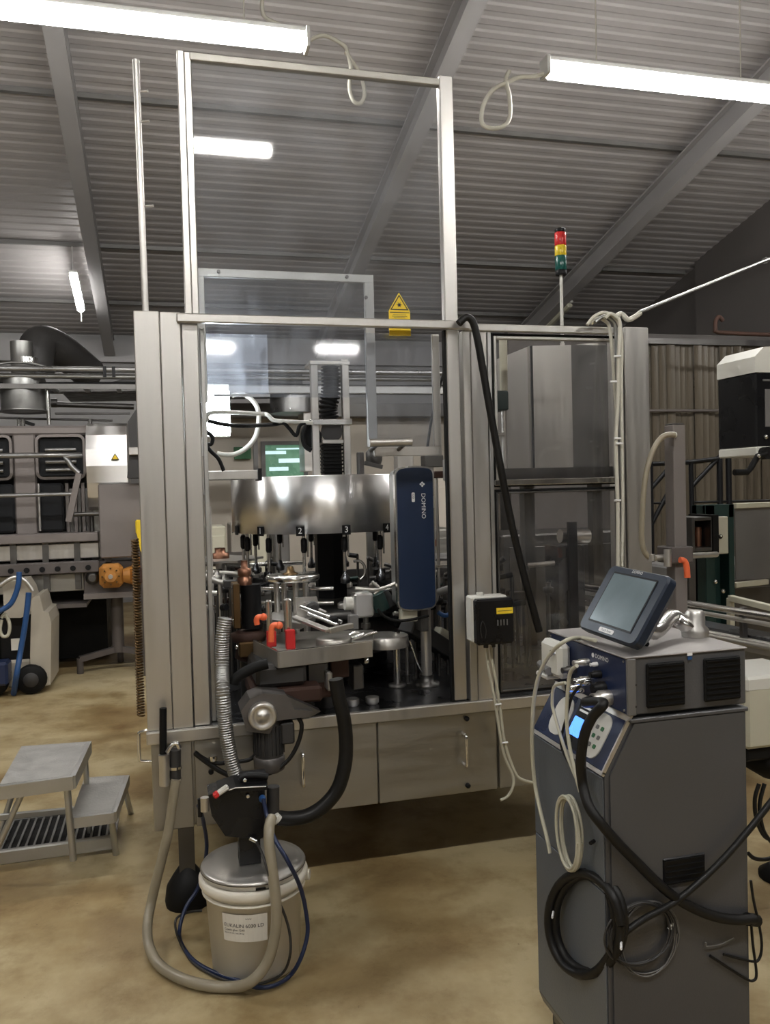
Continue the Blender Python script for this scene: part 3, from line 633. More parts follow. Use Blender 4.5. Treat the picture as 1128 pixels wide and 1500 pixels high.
# right column
g = G('steel'); g.box((1.898, Y0+.0, .722), (1.916, Y0+.05, 2.24), .003); g.build('column_edge', MC)
g = G('steel'); g.box((1.919, Y0-.01, .722), (2.034, Y0+.14, 2.259), .004); g.build('column_panel', MC)

# tall clear guard standing on the top rail
TG = thing('tall_guard', 'tall clear guard panel in a bright steel frame rising above the machine', 'guard panel', (.63, 3.27, 2.26))
yg = 3.25
g = G('steel'); g.box((.104, yg, 2.25), (.130, yg+.04, 3.255), .003); g.box((.130, yg+.008, 2.25), (.156, yg+.04, 3.255), .003); g.build('upright', TG)
g = G('steel'); g.box((1.135, yg, 2.25), (1.192, yg+.04, 3.265), .004); g.build('upright', TG)
g = G('steel_flat'); g.box((.150, yg+.005, 3.225), (1.14, yg+.035, 3.255), .003); g.build('top_bar', TG)
g = G('pane_clear'); g.box((.14, yg+.018, 2.262), (1.15, yg+.023, 3.235)); g.build('pane', TG)
# raised sliding door with its own frame
SD = thing('sliding_guard_door', 'raised clear sliding guard door with thin aluminium frame on the left half', 'guard door', (.5, 3.30, 1.75))
ys = 3.31
a = (0.141,3.31,2.465); b = (0.854,3.31,2.462)
g = G('aluminium'); g.box((a[0]+.01, ys, a[2]-.032), (b[0], ys+.02, a[2]), .002); g.build('top_rail', SD)
g = G('aluminium'); g.box((b[0]-.038, ys, 1.77), (b[0], ys+.02, a[2]-.03), .002); g.build('stile', SD)
g = G('aluminium'); g.box((a[0]+.01, ys, 1.95), (a[0]+.04, ys+.02, a[2]-.03), .002); g.build('stile', SD)
g = G('pane_scratched'); g.box((a[0]+.03, ys+.008, 1.97), (b[0]-.03, ys+.013, a[2]-.02)); g.build('pane', SD)
for q in [(0.236,3.31,2.453),(0.743,3.31,2.452),(0.146,3.31,2.371),(0.82,3.31,2.372)]: g = G('steel_dark'); g.cyl(q, (q[0], q[1]-.008, q[2]), .007, n=8); g.build('screw', SD)
g = G('pane_hazy'); g.box((.165, ys+.03, 1.985), (.42, ys+.034, 2.22)); g.build('cover_sheet', SD)
g = G('aluminium'); g.box((.205, ys+.028, 1.975), (.425, ys+.036, 1.985)); g.build('sheet_edge', SD)
S2 = thing('sliding_guard_door', 'raised clear guard door with a round handle bar above the laser head', 'guard door', (1.0, 3.26, 1.75))
a = (0.83,3.28,1.766); b = (1.132,3.28,1.729)
g = G('steel'); g.box((a[0], 3.27, b[2]), (1.115, 3.29, a[2]), .002); g.build('bottom_rail', S2)
g = G('steel'); g.box((1.085, 3.27, a[2]), (1.115, 3.29, 2.225), .002); g.build('stile', S2)
g = G('pane_scratched'); g.box((.80, 3.278, a[2]), (1.09, 3.283, 2.225)); g.build('pane', S2)
h1 = (0.791,3.2,1.779); h2 = (0.965,3.2,1.782)
g = G('steel'); g.cyl(h1, h2, .016, n=16); hb = g.build('handle_bar', S2)
for q in (.15, .8):
    x = h1[0]+(h2[0]-h1[0])*q; g = G('steel_dark'); g.cyl((x, h1[1], h1[2]-.01), (x, h1[1]+.08, h1[2]-.025), .009, n=8); g.build('handle_bracket', hb)
# laser warning sign (behind the top rail, on the guard)
SG = thing('warning_sign', 'yellow triangular laser warning sign on the tall guard', 'sign', (.955, 3.243, 2.2))
c0 = (0.941,3.24,2.382); l0 = (0.897,3.24,2.308); r0 = (0.985,3.24,2.308); bl = (0.897,3.24,2.21); br = (0.988,3.24,2.212)
g = G('yellow'); g.prism([(c0[0], 3.245, c0[2]), (l0[0], 3.245, l0[2]), (l0[0], 3.245, bl[2]), (r0[0]+.002, 3.245, bl[2]), (r0[0], 3.245, l0[2])], (0, .003, 0)); g.build('sign_plate', SG)
g = G('ink'); cx = c0[0]; zb = l0[2]+.004; wz = (r0[0]-l0[0])/2-.006
tri = [(cx, c0[2]-.008), (cx-wz, zb), (cx+wz, zb)]; cxx, czz = cx, (c0[2]-.008+2*zb)/3
inn = [(cxx+(p[0]-cxx)*.82, czz+(p[1]-czz)*.82) for p in tri]
g.add([(p[0], 3.2435, p[1]) for p in tri+inn], [(0, 1, 4, 3), (1, 2, 5, 4), (2, 0, 3, 5)]); g.build('triangle_border', SG)
g = G('ink')
for k in range(12):
    a_ = k*PI/6; rr = .010 if k % 2 else .014
    g.add([(cx+.002*math.cos(a_+1.57), 3.2432, czz+.002*math.sin(a_+1.57)), (cx+rr*math.cos(a_), 3.2432, czz+rr*math.sin(a_)), (cx-.002*math.cos(a_+1.57), 3.2432, czz-.002*math.sin(a_+1.57))], [(0, 1, 2)])
g.cyl((cx, 3.2435, czz), (cx, 3.2425, czz), .005, n=10); g.build('laser_burst', SG)
g = G('ink'); ww = r0[0]-l0[0]; g.box((l0[0]+.004, 3.2438, l0[2]-.004), (r0[0]-.003, 3.2445, l0[2]-.007))
for k, wv in enumerate((.7, .8, .6, .75, .5, .7)): g.box((cx-ww*wv*.45, 3.2440, l0[2]-.014-.006*k), (cx+ww*wv*.45, 3.2445, l0[2]-.0155-.006*k))
lab(g.build('printed_lines', SG), 'fine printed text lines')

# hood (drum) with numbered plates and hanging heads
DC = Vector((.807, 4.25, 0)); DR = .475
DZ0 = (0.709,3.775,1.398)[2]; DZ1 = (0.717,3.775,1.664)[2]
HD = thing('carousel_hood', 'polished round steel hood above the bottle carousel', 'machine hood', (DC.x, DC.y, DZ0))
g = G('steel_drum'); g.lathe([(DR-.01, .0), (DR, .0), (DR, DZ1-DZ0), (DR-.02, DZ1-DZ0+.004), (.06, DZ1-DZ0+.006)], (DC.x, DC.y, DZ0), n=72); dr = g.build('hood_shell', HD)
g = G('steel_dark'); g.lathe([(.05, .0), (DR-.012, .0), (DR-.012, .02)], (DC.x, DC.y, DZ0+.01), n=48); g.build('hood_floor', HD)
vd = Vector((DC.x, DC.y, 0)).normalized()
base = math.atan2(-vd.y, -vd.x)
TH0 = math.radians(11.5)
for k in range(14):
    th = base + TH0 + math.radians(360/14.0)*(k-3)
    nx, ny = math.cos(th), math.sin(th)
    c = (DC.x+(DR+.001)*nx, DC.y+(DR+.001)*ny, DZ0+.012)
    r_ = Vector((-ny, nx, 0)); n_ = Vector((nx, ny, 0))
    g = G('black_plastic'); g.T = frame(r_, (0, 0, 1), c); g.box((-.020, -.020, -.002), (.020, .024, .003), .001)
    lbl = {0: '0', 1: '1', 2: '2', 3: '3', 4: '4'}.get(k)
    if lbl and k: g.use('print_white'); g.text(lbl, (0, .003, .0035), (1, 0, 0), (0, 1, 0), .040)
    o = g.build('number_plate', HD)
    if lbl and k: lab(o, 'black plate with white number %s' % lbl)
    # hanging bottle head
    hx, hy = DC.x+(DR-.05)*nx, DC.y+(DR-.05)*ny
    g = G('steel_bright'); g.cyl((hx, hy, DZ0+.01), (hx, hy, DZ0-.19), .008, n=10); hd = g.build('bottle_head', HD)
    g = G('black_plastic'); g.lathe([(.010, 0), (.014, .01), (.014, .06), (.009, .07)], (hx, hy, DZ0-.09), n=12); g.build('guide_bush', hd)
    g = G('table_steel'); g.lathe([(.008, -.04), (.022, -.036), (.024, -.015), (.014, 0), (.009, .02)], (hx, hy, DZ0-.20), n=14); g.build('bell', hd)
    g = G('chrome'); g.cyl((hx+.018, hy, DZ0+.005), (hx+.018, hy, DZ0-.11), .005, n=6); g.build('guide_pin', hd)
# tower above the hood
TW = thing('hood_tower', 'two-post lifting tower with black bellows above the hood', 'machine tower', (.80, 4.25, DZ1))
t0, t1, t2, t3 = (0.754,4.2,2.241), (0.914,4.2,2.261), (0.738,4.2,1.679), (0.897,4.2,1.676)
for (p, q) in ((t0, t2), (t1, t3)):
    g = G('steel'); g.box((p[0]-.014, 4.18, DZ1), (p[0]+.022, 4.22, p[2]), .003); g.build('post', TW)
g = G('steel'); g.box((t0[0]-.02, 4.17, t0[2]-.01), (t1[0]+.028, 4.34, t0[2]+.008), .003); g.build('top_plate', TW)
mm = (0.817,4.17,1.942)[2]; g = G('steel_bright'); g.box((t0[0]-.025, 4.165, mm-.015), (t1[0]+.03, 4.34, mm+.015), .003); g.build('cross_plate', TW)
g = G('rubber'); g.tube([(0.856,4.25,2.24), (0.857,4.25,2.152), (0.851,4.25,2.082), (0.835,4.25,2.019), (0.844,4.25,1.956)], .040, n=16, ring=.018, rib=.012); g.build('bellows', TW)
bz = (0.82,4.2,1.834)[2]; g = G('rubber')
for k in range(9): g.box((t0[0]+.035, 4.19, DZ1+.004+k*(bz-DZ1)/9), (t1[0]-.012, 4.30, DZ1+(k+.62)*(bz-DZ1)/9), .004)
g.box((t0[0]+.045, 4.2, DZ1), (t1[0]-.022, 4.29, bz)); g.build('ribbed_block', TW)
g = G('steel'); g.box((t0[0]+.035, 4.185, bz), (t1[0]-.012, 4.30, bz+.02), .003); g.build('block_cap', TW)
g = G('dark_grey'); g.cyl((0.843,4.2,1.896), (0.863,4.3,1.903), .055, n=20); g.build('pulley', TW)
g = G('rubber'); g.tube([(0.725,4.2,1.945), (0.695,4.2,1.89), (0.701,4.2,1.828), (0.735,4.2,1.8)], .012); g.cyl((0.74,4.22,1.87), (0.751,4.28,1.874), .055, n=18); g.build('side_pulley', TW)
g = G('black_plastic'); g.cyl((DC.x+.02, DC.y, .95), (DC.x+.02, DC.y, DZ0+.02), .085, n=6, smooth=False); 
tag(g.build('centre_column'), 'black central column below the carousel hood', 'machine column')
# carousel table
CA = thing('bottle_carousel', 'round steel bottle carousel with plates under the hood', 'carousel', (DC.x, DC.y, ZT))
CZ = 1.10
g = G('motor_grey'); g.lathe([(.36, .0), (.36, CZ-.14-.80), (.34, CZ-.12-.80)], (DC.x, DC.y, .80), n=48); g.build('carousel_drum', CA)
g = G('rubber'); g.lathe([(.30, .0), (.30, .08)], (DC.x, DC.y, ZT), n=36); g.build('carousel_foot', CA)
g = G('steel_dark'); g.lathe([(.50, .0), (.51, .01), (.51, .03), (.50, .04), (.10, .045)], (DC.x, DC.y, CZ-.10), n=64); g.build('carousel_table', CA)
for k in range(14):
    th = base+TH0+math.radians(360/14.0)*k; x, y = DC.x+(DR-.05)*math.cos(th), DC.y+(DR-.05)*math.sin(th)
    g = G('steel'); g.lathe([(.040, .0), (.040, .02), (.030, .028), (.012, .03)], (x, y, CZ-.055), n=16); g.build('bottle_plate', CA)
def star(nm, label, cx, cy, z, r, m, teeth=10, post=True, thick=.012, two=True):
    t = thing(nm, label, 'star wheel', (cx, cy, ZT))
    for dz in ((0, .09) if two else (0,)):
        P_ = []
        for k in range(teeth*6):
            a = 2*PI*k/(teeth*6); ph = (k % 6)/6.0; rr = r*(1-.16*max(0, math.sin(PI*ph*1.0))**.7); P_.append((cx+rr*math.cos(a), cy+rr*math.sin(a), z+dz))
        g = G(m); g.prism(P_, (0, 0, thick)); g.build('star_plate', t)
    g = G('steel'); g.cyl((cx, cy, ZT), (cx, cy, z+.16), .028, n=14); g.build('shaft', t)
    g = G('copper'); g.lathe([(.05, 0), (.05, .03), (.03, .035), (.03, .06)], (cx, cy, z+.10), n=14); g.build('hub', t)
    return t
star('star_wheel', 'steel infeed star wheel left of the bottle carousel', .30, 4.75, 1.13, .24, 'steel')
star('star_wheel', 'dark outfeed star wheel right of the bottle carousel', 1.62, 4.55, 1.10, .26, 'mid_grey')
star('star_wheel', 'pale star wheel behind the blue laser head', 1.30, 4.05, 1.20, .15, 'steel_bright', two=False)
# curved guide rails and small hardware around the carousel
def rail(nm, label, pts, r, m, posts=()):
    t = thing(nm, label, 'guide rail', pts[0]); g = G(m); g.tube(pts, r, n=8, sub=6); g.build('rail', t)
    for q in posts: g = G('steel'); g.cyl((q[0], q[1], ZT), q, .010, n=8); g.build('post', t)
    return t
arc = lambda cx, cy, r, z, a0, a1, n=9: [(cx+r*math.cos(math.radians(a0+(a1-a0)*k/n)), cy+r*math.sin(math.radians(a0+(a1-a0)*k/n)), z) for k in range(n+1)]
rail('guide_rail', 'curved bright guide rail in front of the carousel, left part', arc(DC.x, DC.y, .56, 1.155, 200, 262), .009, 'steel_bright', [arc(DC.x, DC.y, .56, 1.15, 210, 250, 1)[0], arc(DC.x, DC.y, .56, 1.15, 210, 250, 1)[1]])
rail('guide_rail', 'lower curved guide rail in front of the carousel, left part', arc(DC.x, DC.y, .56, 1.09, 200, 262), .009, 'steel', [arc(DC.x, DC.y, .56, 1.09, 230, 250, 1)[0]])
rail('guide_rail', 'curved guide rail behind the laser head', arc(DC.x, DC.y, .56, 1.13, 285, 340), .009, 'steel_bright', [arc(DC.x, DC.y, .56, 1.13, 300, 330, 1)[0]])
rail('guide_rail', 'long straight bright rail at the left rear of the table', [(0.22,4.9,1.193),(0.394,4.9,1.176),(0.611,4.9,1.174),(0.805,4.9,1.172)], .012, 'steel_bright', [(0.336,4.9,1.183)])
rail('guide_rail', 'long straight lower rail at the left rear of the table', [(0.203,4.4,1.191),(0.335,4.4,1.178),(0.447,4.4,1.165)], .012, 'steel', [(0.3,4.4,1.183)])
rail('guide_rail', 'steel rail along the left inner edge of the table', [(0.165,3.9,1.226),(0.234,3.9,1.191),(0.311,3.9,1.168)], .014, 'steel', [(0.24,3.9,1.191)])
# many small clamps, blocks and fittings on the table, each its own piece of one fixture set
FX = thing('format_parts', 'crowded small clamps, rods and blocks on the carousel table at left', 'machine fittings', (.35, 4.4, ZT))
rnd = random.Random(3)
for k in range(130):
    x = .12+rnd.random()*.55; y = 3.75+rnd.random()*1.4; z = 1.00+rnd.random()*.18
    if (Vector((x, y))-Vector((DC.x, DC.y))).length < .52: continue
    m = rnd.choice(['steel', 'steel_bright', 'steel_dark', 'black_plastic', 'dark_grey', 'black_plastic', 'rust'])
    g = G(m); t_ = rnd.random()
    if t_ < .4: g.cyl((x, y, z), (x+rnd.uniform(-.12, .12), y+rnd.uniform(-.05, .05), z+rnd.uniform(-.01, .02)), .010+.006*rnd.random(), n=8); nm = 'clamp_rod'
    elif t_ < .75: g.box((x-.03, y-.02, z-.015), (x+.03, y+.02, z+.02), .004); nm = 'clamp_block'
    else: g.lathe([(.022, 0), (.026, .01), (.026, .025), (.012, .03), (.012, .05)], (x, y, z), n=12); nm = 'star_knob'
    g.use('steel_dark'); g.cyl((x, y, ZT), (x, y, z), .008, n=6); g.build(nm, FX)
F2 = thing('format_parts', 'crowded small clamps and rods around the laser head base at right', 'machine fittings', (1.25, 4.2, ZT))
for k in range(110):
    x = .95+rnd.random()*.85; y = 3.65+rnd.random()*1.3; z = .98+rnd.random()*.22
    if (Vector((x, y))-Vector((DC.x, DC.y))).length < .53: continue
    m = rnd.choice(['steel', 'steel_bright', 'steel_dark', 'black_plastic', 'dark_grey', 'black_plastic', 'dark_green'])
    g = G(m); t_ = rnd.random()
    if t_ < .45: g.cyl((x, y, z), (x+rnd.uniform(-.14, .14), y+rnd.uniform(-.05, .05), z+rnd.uniform(-.02, .03)), .010+.006*rnd.random(), n=8); nm = 'clamp_rod'
    elif t_ < .8: g.box((x-.035, y-.02, z-.02), (x+.035, y+.02, z+.02), .004); nm = 'clamp_block'
    else: g.lathe([(.022, 0), (.026, .01), (.026, .025), (.012, .03), (.012, .05)], (x, y, z), n=12); nm = 'star_knob'
    g.use('steel_dark'); g.cyl((x, y, ZT), (x, y, z), .008, n=6); g.build(nm, F2)

# laser marking head
LH = thing('laser_marking_head', 'upright blue laser marking head with pale rounded frame', 'laser head', (.98, 3.45, 1.12))
A0 = (0.953,3.42,1.671); B0 = (1.126,3.42,1.08)
a = (0.95,3.42,1.677); b = (1.123,3.42,1.686); c = (1.129,3.42,1.079); d = (0.955,3.42,1.084)
w_ = ((b[0]-a[0])+(c[0]-d[0]))/2; h_ = ((a[2]-d[2])+(b[2]-c[2]))/2
cx = (a[0]+b[0]+c[0]+d[0])/4; cz = (a[2]+b[2]+c[2]+d[2])/4
def shell(w, h, r, bow, n=6):
    o = []
    for (sx, sy, a0) in ((1, 1, 0), (-1, 1, 90), (-1, -1, 180), (1, -1, 270)):
        for k in range(n+1):
            q = math.radians(a0+90*k/n); x = sx*(w/2-r)+r*math.cos(q); z = sy*(h/2-r)+r*math.sin(q)
            z += sy*bow*(1-(2*x/w)**2)*1.0; o.append((x, z))
        if sy*sx < 0 or True: pass
    return o
def bowrect(w, h, r, bow, n=6, m=6):
    o = []
    for (sx, sy, a0) in ((1, 1, 0), (-1, 1, 90), (-1, -1, 180), (1, -1, 270)):
        for k in range(n+1):
            q = math.radians(a0+90*k/n); o.append((sx*(w/2-r)+r*math.cos(q), sy*(h/2-r)+r*math.sin(q)))
        if a0 in (0, 180):
            for k in range(1, m): f = k/m; o.append((sx*(w/2-r)*(1-2*f), sy*h/2))
    return [(x, z+(1 if z > 0 else -1)*bow*(1-(2*x/w)**2)) for x, z in o]
g = G('steel_bright'); P_ = bowrect(w_, h_, .025, .010); g.prism([(cx+x, 3.42, cz+z) for x, z in P_], (0, .03, 0)); g.build('front_frame', LH)
g = G('laser_blue'); P_ = bowrect(w_-.014, h_-.014, .020, .010); g.prism([(cx+x, 3.413, cz+z) for x, z in P_], (0, .02, 0)); fp = g.build('front_cover', LH)
g = G('aluminium'); P_ = bowrect(w_-.02, h_-.02, .02, .008); g.prism([(cx+x, 3.45, cz+z) for x, z in P_], (0, .10, 0)); g.build('housing', LH)
q = (1.074,3.41,1.564); g = G('print_white'); g.text('DOMINO', (q[0], 3.411, (1.073,3.41,1.52)[2]), (0, 0, -1), (1, 0, 0), .026); lab(g.build('lettering', fp), 'white lettering DOMINO reading downwards')
g = G('print_white'); mk = (1.071,3.41,1.613)
for (dx, dz) in ((0, .006), (-.007, 0), (.007, 0), (0, -.007)): g.prism([(mk[0]+dx, 3.4115, mk[2]+dz+.0055), (mk[0]+dx-.0055, 3.4115, mk[2]+dz), (mk[0]+dx, 3.4115, mk[2]+dz-.0055), (mk[0]+dx+.0055, 3.4115, mk[2]+dz)], (0, -.0005, 0))
lab(g.build('emblem', fp), 'white diamond-shaped emblem')
q = (1.03,3.41,1.562); g = G('print_white'); rr_ = rrect(.014, .040, .004, 3); g.prism([(q[0]+p[0], 3.412, q[2]-.004+p[1]) for p in rr_], (0, -.0005, 0)); g.use('laser_blue'); g.text('320i', (q[0], 3.411, q[2]+.001), (0, 0, -1), (1, 0, 0), .014); lab(g.build('model_badge', fp), 'small white rounded badge')
g = G('cream'); g.box((0.981,3.45,1.07), ((1.048,3.45,1.027)[0], 3.52, (1.048,3.45,1.021)[2]), .003); g.build('bottom_block', LH)
g = G('steel_dark'); g.box((1.065,3.46,1.069), ((1.1,3.46,1.001)[0], 3.55, (1.099,3.46,0.972)[2]), .003); g.build('mount_bracket', LH)
ps = (1.105,3.5,0.95); pe = (1.111,3.515,0.725)
g = G('steel'); g.cyl((ps[0], 3.52, .73), (ps[0], 3.52, 1.12), .024, n=18); g.build('support_post', LH)
g = G('steel_dark'); g.lathe([(.055, 0), (.055, .015), (.03, .02), (.03, .05)], (ps[0], 3.52, .72), n=20); g.build('post_base', LH)
g = G('mid_grey'); g.tube([(ps[0]+.0, 3.5, 1.115), (ps[0]+.06, 3.48, 1.14), (ps[0]+.14, 3.48, 1.16)], .016); g.cyl((ps[0]+.01, 3.46, 1.12), (ps[0]+.01, 3.56, 1.12), .035, n=14); g.build('swivel_clamp', LH)
g = G('bright_blue_hose'); g.tube([(1.158,3.5,1.046),(1.19,3.5,1.029),(1.229,3.5,1.044),(1.287,3.5,1.077),(1.346,3.5,1.092)], .010); tag(g.build('air_hose'), 'pale blue air hose right of the laser head bottom', 'hose')
pp = (0.977,3.5,0.959)
g = G('steel_bright'); g.cyl((pp[0], 3.55, .722), (pp[0], 3.55, (0.992,3.55,0.965)[2]), .017, n=16)
g.use('steel_dark'); g.lathe([(.04, 0), (.04, .012), (.02, .016)], (pp[0], 3.55, .721), n=18); g.use('steel'); g.lathe([(.10, 0), (.10, .045), (.095, .05), (.02, .052)], ((0.932,3.52,0.914)[0], 3.56, (0.927,3.5,0.903)[2]), n=32)
tag(g.build('disc_stand'), 'round steel disc on a bright post left of the laser head', 'machine fitting')
g = G('chrome'); g.tube([(1.009,3.45,0.941),(1.026,3.45,0.889),(1.043,3.45,0.837),(1.064,3.45,0.797)], .004); tag(g.build('thin_wire'), 'thin white wire sagging beside the disc stand', 'cable')
g = G('dark_grey'); g.bar((1.042,3.6,0.984), (1.4,3.75,0.74), .10, .07, .005); tag(g.build('slanting_support'), 'dark slanting support arm under the laser head', 'machine arm')
g = G('rubber'); g.box((1.02, 3.72, .95), (1.12, 4.05, 1.15), .01); g.use('cream'); g.bar((1.199,3.65,0.934), (1.309,3.7,0.864), .05, .05, .004); tag(g.build('cable_gland_box'), 'black and beige block under the laser head', 'machine fitting')
# behind the laser head: sign and little boxes on top
for (p, q, m, nm, lb) in (((1.3,4.6,1.785), (1.395,4.6,1.702), 'steel', 'sensor_box', 'silver sensor box above the laser head, left one'), ((1.463,4.6,1.783), (1.577,4.6,1.714), 'steel_dark', 'sensor_box', 'dark sensor box above the laser head, right one'), ((1.287,3.9,1.677), (1.336,3.9,1.643), 'rust', 'sensor_box', 'small brown box just right of the laser head top')):
    g = G(m); g.box(p, (q[0], p[1]+.08, q[2]), .004); g.use('steel'); g.cyl(((p[0]+q[0])/2, p[1]+.04, q[2]), ((p[0]+q[0])/2, p[1]+.04, ZT), .008, n=6); tag(g.build(nm), lb, 'sensor')
g = G('steel'); g.box((1.147,3.3,1.715), ((1.19,3.3,1.624)[0], 3.36, (1.19,3.3,1.624)[2]), .004); g.use('rubber'); g.bar((1.179,3.32,1.624), (1.18,3.32,1.429), .018, .02)
tag(g.build('latch_box'), 'grey latch box with black strap on the middle post', 'latch')
g = G('motor_grey'); g.box((0.933,4,1.781), ((0.961,4,1.687)[0], 4.05, DZ1), .004); g.use('steel_dark'); g.lathe([(.035, 0), (.042, .02), (.042, .06), (.025, .08)], (1.036,4.1,1.722), n=16); g.bar((0.974,4.05,1.728), (1.065,4.05,1.706), .02, .02); tag(g.build('small_pump'), 'small pump unit standing on the right end of the hood', 'pump')

# left interior: sensor arm, hoses, lamp
g = G('white_plastic'); g.tube([(0.322,3.9,2.041),(0.36,3.9,2.05),(0.403,3.9,2.032),(0.436,3.9,1.985),(0.44,3.9,1.922),(0.422,3.9,1.852),(0.38,3.9,1.802),(0.329,3.9,1.775),(0.283,3.9,1.772),(0.246,3.9,1.779)], .011, sub=6); tag(g.build('white_hose'), 'white hose hanging in a half loop left of the tower', 'hose')
g = G('white_plastic'); g.tube([*[(0.195,3.7,1.912),(0.222,3.7,1.947)], *[(0.444,3.9,1.959),(0.482,3.9,1.953),(0.513,3.9,1.928),(0.602,3.9,1.921),(0.692,3.9,1.917)]], .010, sub=5); tag(g.build('white_cable'), 'pale cable bridging from the left column to the tower', 'cable')
g = G('rubber'); g.tube([*[(0.197,3.7,1.912),(0.272,3.7,1.894),(0.361,3.7,1.888)], *[(0.506,3.9,1.909),(0.554,3.9,1.915),(0.582,3.9,1.889),(0.613,3.9,1.857),(0.634,3.9,1.908),(0.686,3.9,1.92)]], .009, sub=5); tag(g.build('black_cable'), 'black cable sagging from the left column to the tower', 'cable')
g = G('rubber'); g.tube([(0.18,3.5,1.851),(0.204,3.5,1.828),(0.2,3.5,1.8),(0.184,3.5,1.795),(0.194,3.5,1.772),(0.226,3.5,1.738),(0.246,3.5,1.688)], .008, sub=5); tag(g.build('black_cable'), 'short black cable looping down by the left inner post', 'cable')
g = G('steel'); g.box((0.174,3.6,1.692), ((0.414,3.6,1.666)[0], 3.66, (0.413,3.6,1.652)[2]), .004); g.use('black_plastic'); g.box((0.395,3.58,1.698), ((0.411,3.58,1.646)[0], 3.7, (0.411,3.58,1.646)[2])); tag(g.build('sensor_bracket'), 'flat steel sensor bracket reaching in from the left column', 'bracket')
IL = thing('inner_lamp', 'glowing work lamp inside the upper left of the machine', 'lamp', (0.237,3.8,1.969))
g = G('white_plastic'); g.box((0.185,3.82,2.086), ((0.304,3.82,1.848)[0], 3.86, (0.304,3.82,1.848)[2]), .004); g.build('lamp_back', IL)
g = G('led'); g.box((0.192,3.8,2.053), ((0.302,3.8,1.95)[0], 3.82, (0.291,3.8,1.865)[2]), .004); g.build('lamp_glass', IL)
# small boxes on the left inner post
for (p, q, m, lb) in (((0.148,3.42,1.823), (0.175,3.42,1.747), 'steel', 'small grey box on the left inner post, upper one'), ((0.131,3.38,1.746), (0.152,3.38,1.659), 'black_plastic', 'small black switch on the left inner post'), ((0.14,3.4,1.66), (0.177,3.4,1.591), 'steel', 'small grey box on the left inner post, lower one')):
    g = G(m); g.box(p, (q[0], p[1]+.06, q[2]), .003); tag(g.build('switch_box'), lb, 'switch')
g = G('dark_grey'); g.box((0.135,3.5,1.564), ((0.157,3.5,1.382)[0], 3.56, ZT)); g.use('steel'); g.box((0.196,3.9,1.537), ((0.212,3.9,1.387)[0], 3.93, ZT)); tag(g.build('inner_upright'), 'dark and grey uprights just inside the left column', 'machine column')
# glue roller station
GR = thing('glue_roller', 'black glue roller with copper shaft beside the left column', 'roller', (.33, 3.45, ZT))
c1 = (0.327,3.5,1.033); c0_ = (0.332,3.5,1.215)
g = G('black_plastic'); g.cyl((c1[0]+.014, 3.5, c1[2]), (c1[0]+.014, 3.5, c0_[2]), .042, n=24); g.build('roller', GR)
g = G('bronze'); g.box((0.264,3.45,1.224), ((0.292,3.45,1.049)[0], 3.56, (0.293,3.5,1.041)[2]), .003); bp_ = g.build('bronze_plate', GR)
for q in [(0.262,3.49,1.141),(0.26,3.49,1.07),(0.261,3.49,1.206)]: g = G('steel_bright'); g.sphere((q[0]+.004, q[1], q[2]), .006, 8); g.build('screw', bp_)
g = G('copper'); g.lathe([(.030, 0), (.030, .03), (.022, .035), (.028, .04), (.028, .065), (.014, .07), (.014, .10)], (c1[0]-.01, 3.5, c0_[2]), n=18); g.build('shaft_end', GR)
g = G('rust'); g.lathe([(.03, 0), (.06, .02), (.05, .08), (.07, .09), (.075, .12), (.05, .13)], (c1[0], 3.5, c1[2]-.14), n=20); g.build('roller_base', GR)
g = G('bronze'); g.box((0.279,3.42,0.988), ((0.374,3.42,0.93)[0], 3.5, (0.374,3.42,0.925)[2]), .006); g.use('steel_bright'); g.sphere((0.269,3.4,0.975), .009, 8); g.build('bronze_clamp', GR)
g = G('steel_dark'); g.cyl((c1[0], 3.5, ZT), (c1[0], 3.5, c1[2]-.13), .04, n=16); g.build('pedestal', GR)
# round plate on posts
PT = thing('post_table', 'round pale plate carried by steel posts behind the tray', 'machine plate', (.54, 3.62, ZT))
cc = (0.542,3.62,1.215)
g = G('steel_bright'); g.lathe([(.114, 0), (.118, .006), (.118, .020), (.114, .026), (.02, .028)], (cc[0], 3.66, cc[2]-.01), n=40); g.build('round_plate', PT)
g = G('bronze'); g.lathe([(.035, 0), (.035, .01), (.02, .015), (.012, .04)], (cc[0]-.01, 3.66, cc[2]+.012), n=16); g.build('hub', PT)
for (dx, dy) in ((-.075, -.02), (.0, -.07), (.06, .03), (-.03, .07)): g = G('steel'); g.cyl((cc[0]+dx, 3.66+dy, ZT), (cc[0]+dx, 3.66+dy, cc[2]-.008), .013, n=12); g.build('post', PT)
# front tray with clamps
TR = thing('clamp_tray', 'steel corner tray with red blocks standing out of the machine front', 'tray', (.55, 3.25, .95))
f0 = (0.396,3.092,1); l0 = (0.336,3.388,1); r0 = (0.774,3.17,1); k0 = (0.698,3.859,1)
g = G('steel_flat'); lo = .055
g.prism([(p[0], p[1], 1.0-lo) for p in (f0, r0, (r0[0]+.1, r0[1]+.38, 0), (l0[0]+.12, l0[1]+.28, 0), l0)], (0, 0, lo-.020)); g.build('tray_body', TR)
g = G('steel'); 
for p, q in ((l0, f0), (f0, r0)): g.bar((p[0], p[1], .972), (q[0], q[1], .972), .008, .062, .002)
g.build('tray_rim', TR)
g = G('steel_bright')
for p, q in ((l0, f0), (f0, r0)): g.bar((p[0], p[1], 1.004), (q[0], q[1], 1.004), .005, .003)
g.build('rim_edge', TR)
for (p, h) in (((0.394,3.28,1.068), .062), ((0.457,3.2,1.05), .075)):
    g = G('red'); g.cb((p[0], p[1], .99+h/2), (.036, .03, h), .003); g.build('red_block', TR)
g = G('steel'); g.prism([(0.382,3.502,1.072),(0.481,3.711,1.072),(0.603,3.461,1.072),(0.509,3.274,1.072)], (0, 0, -.022)); g.build('clamp_bar', TR)
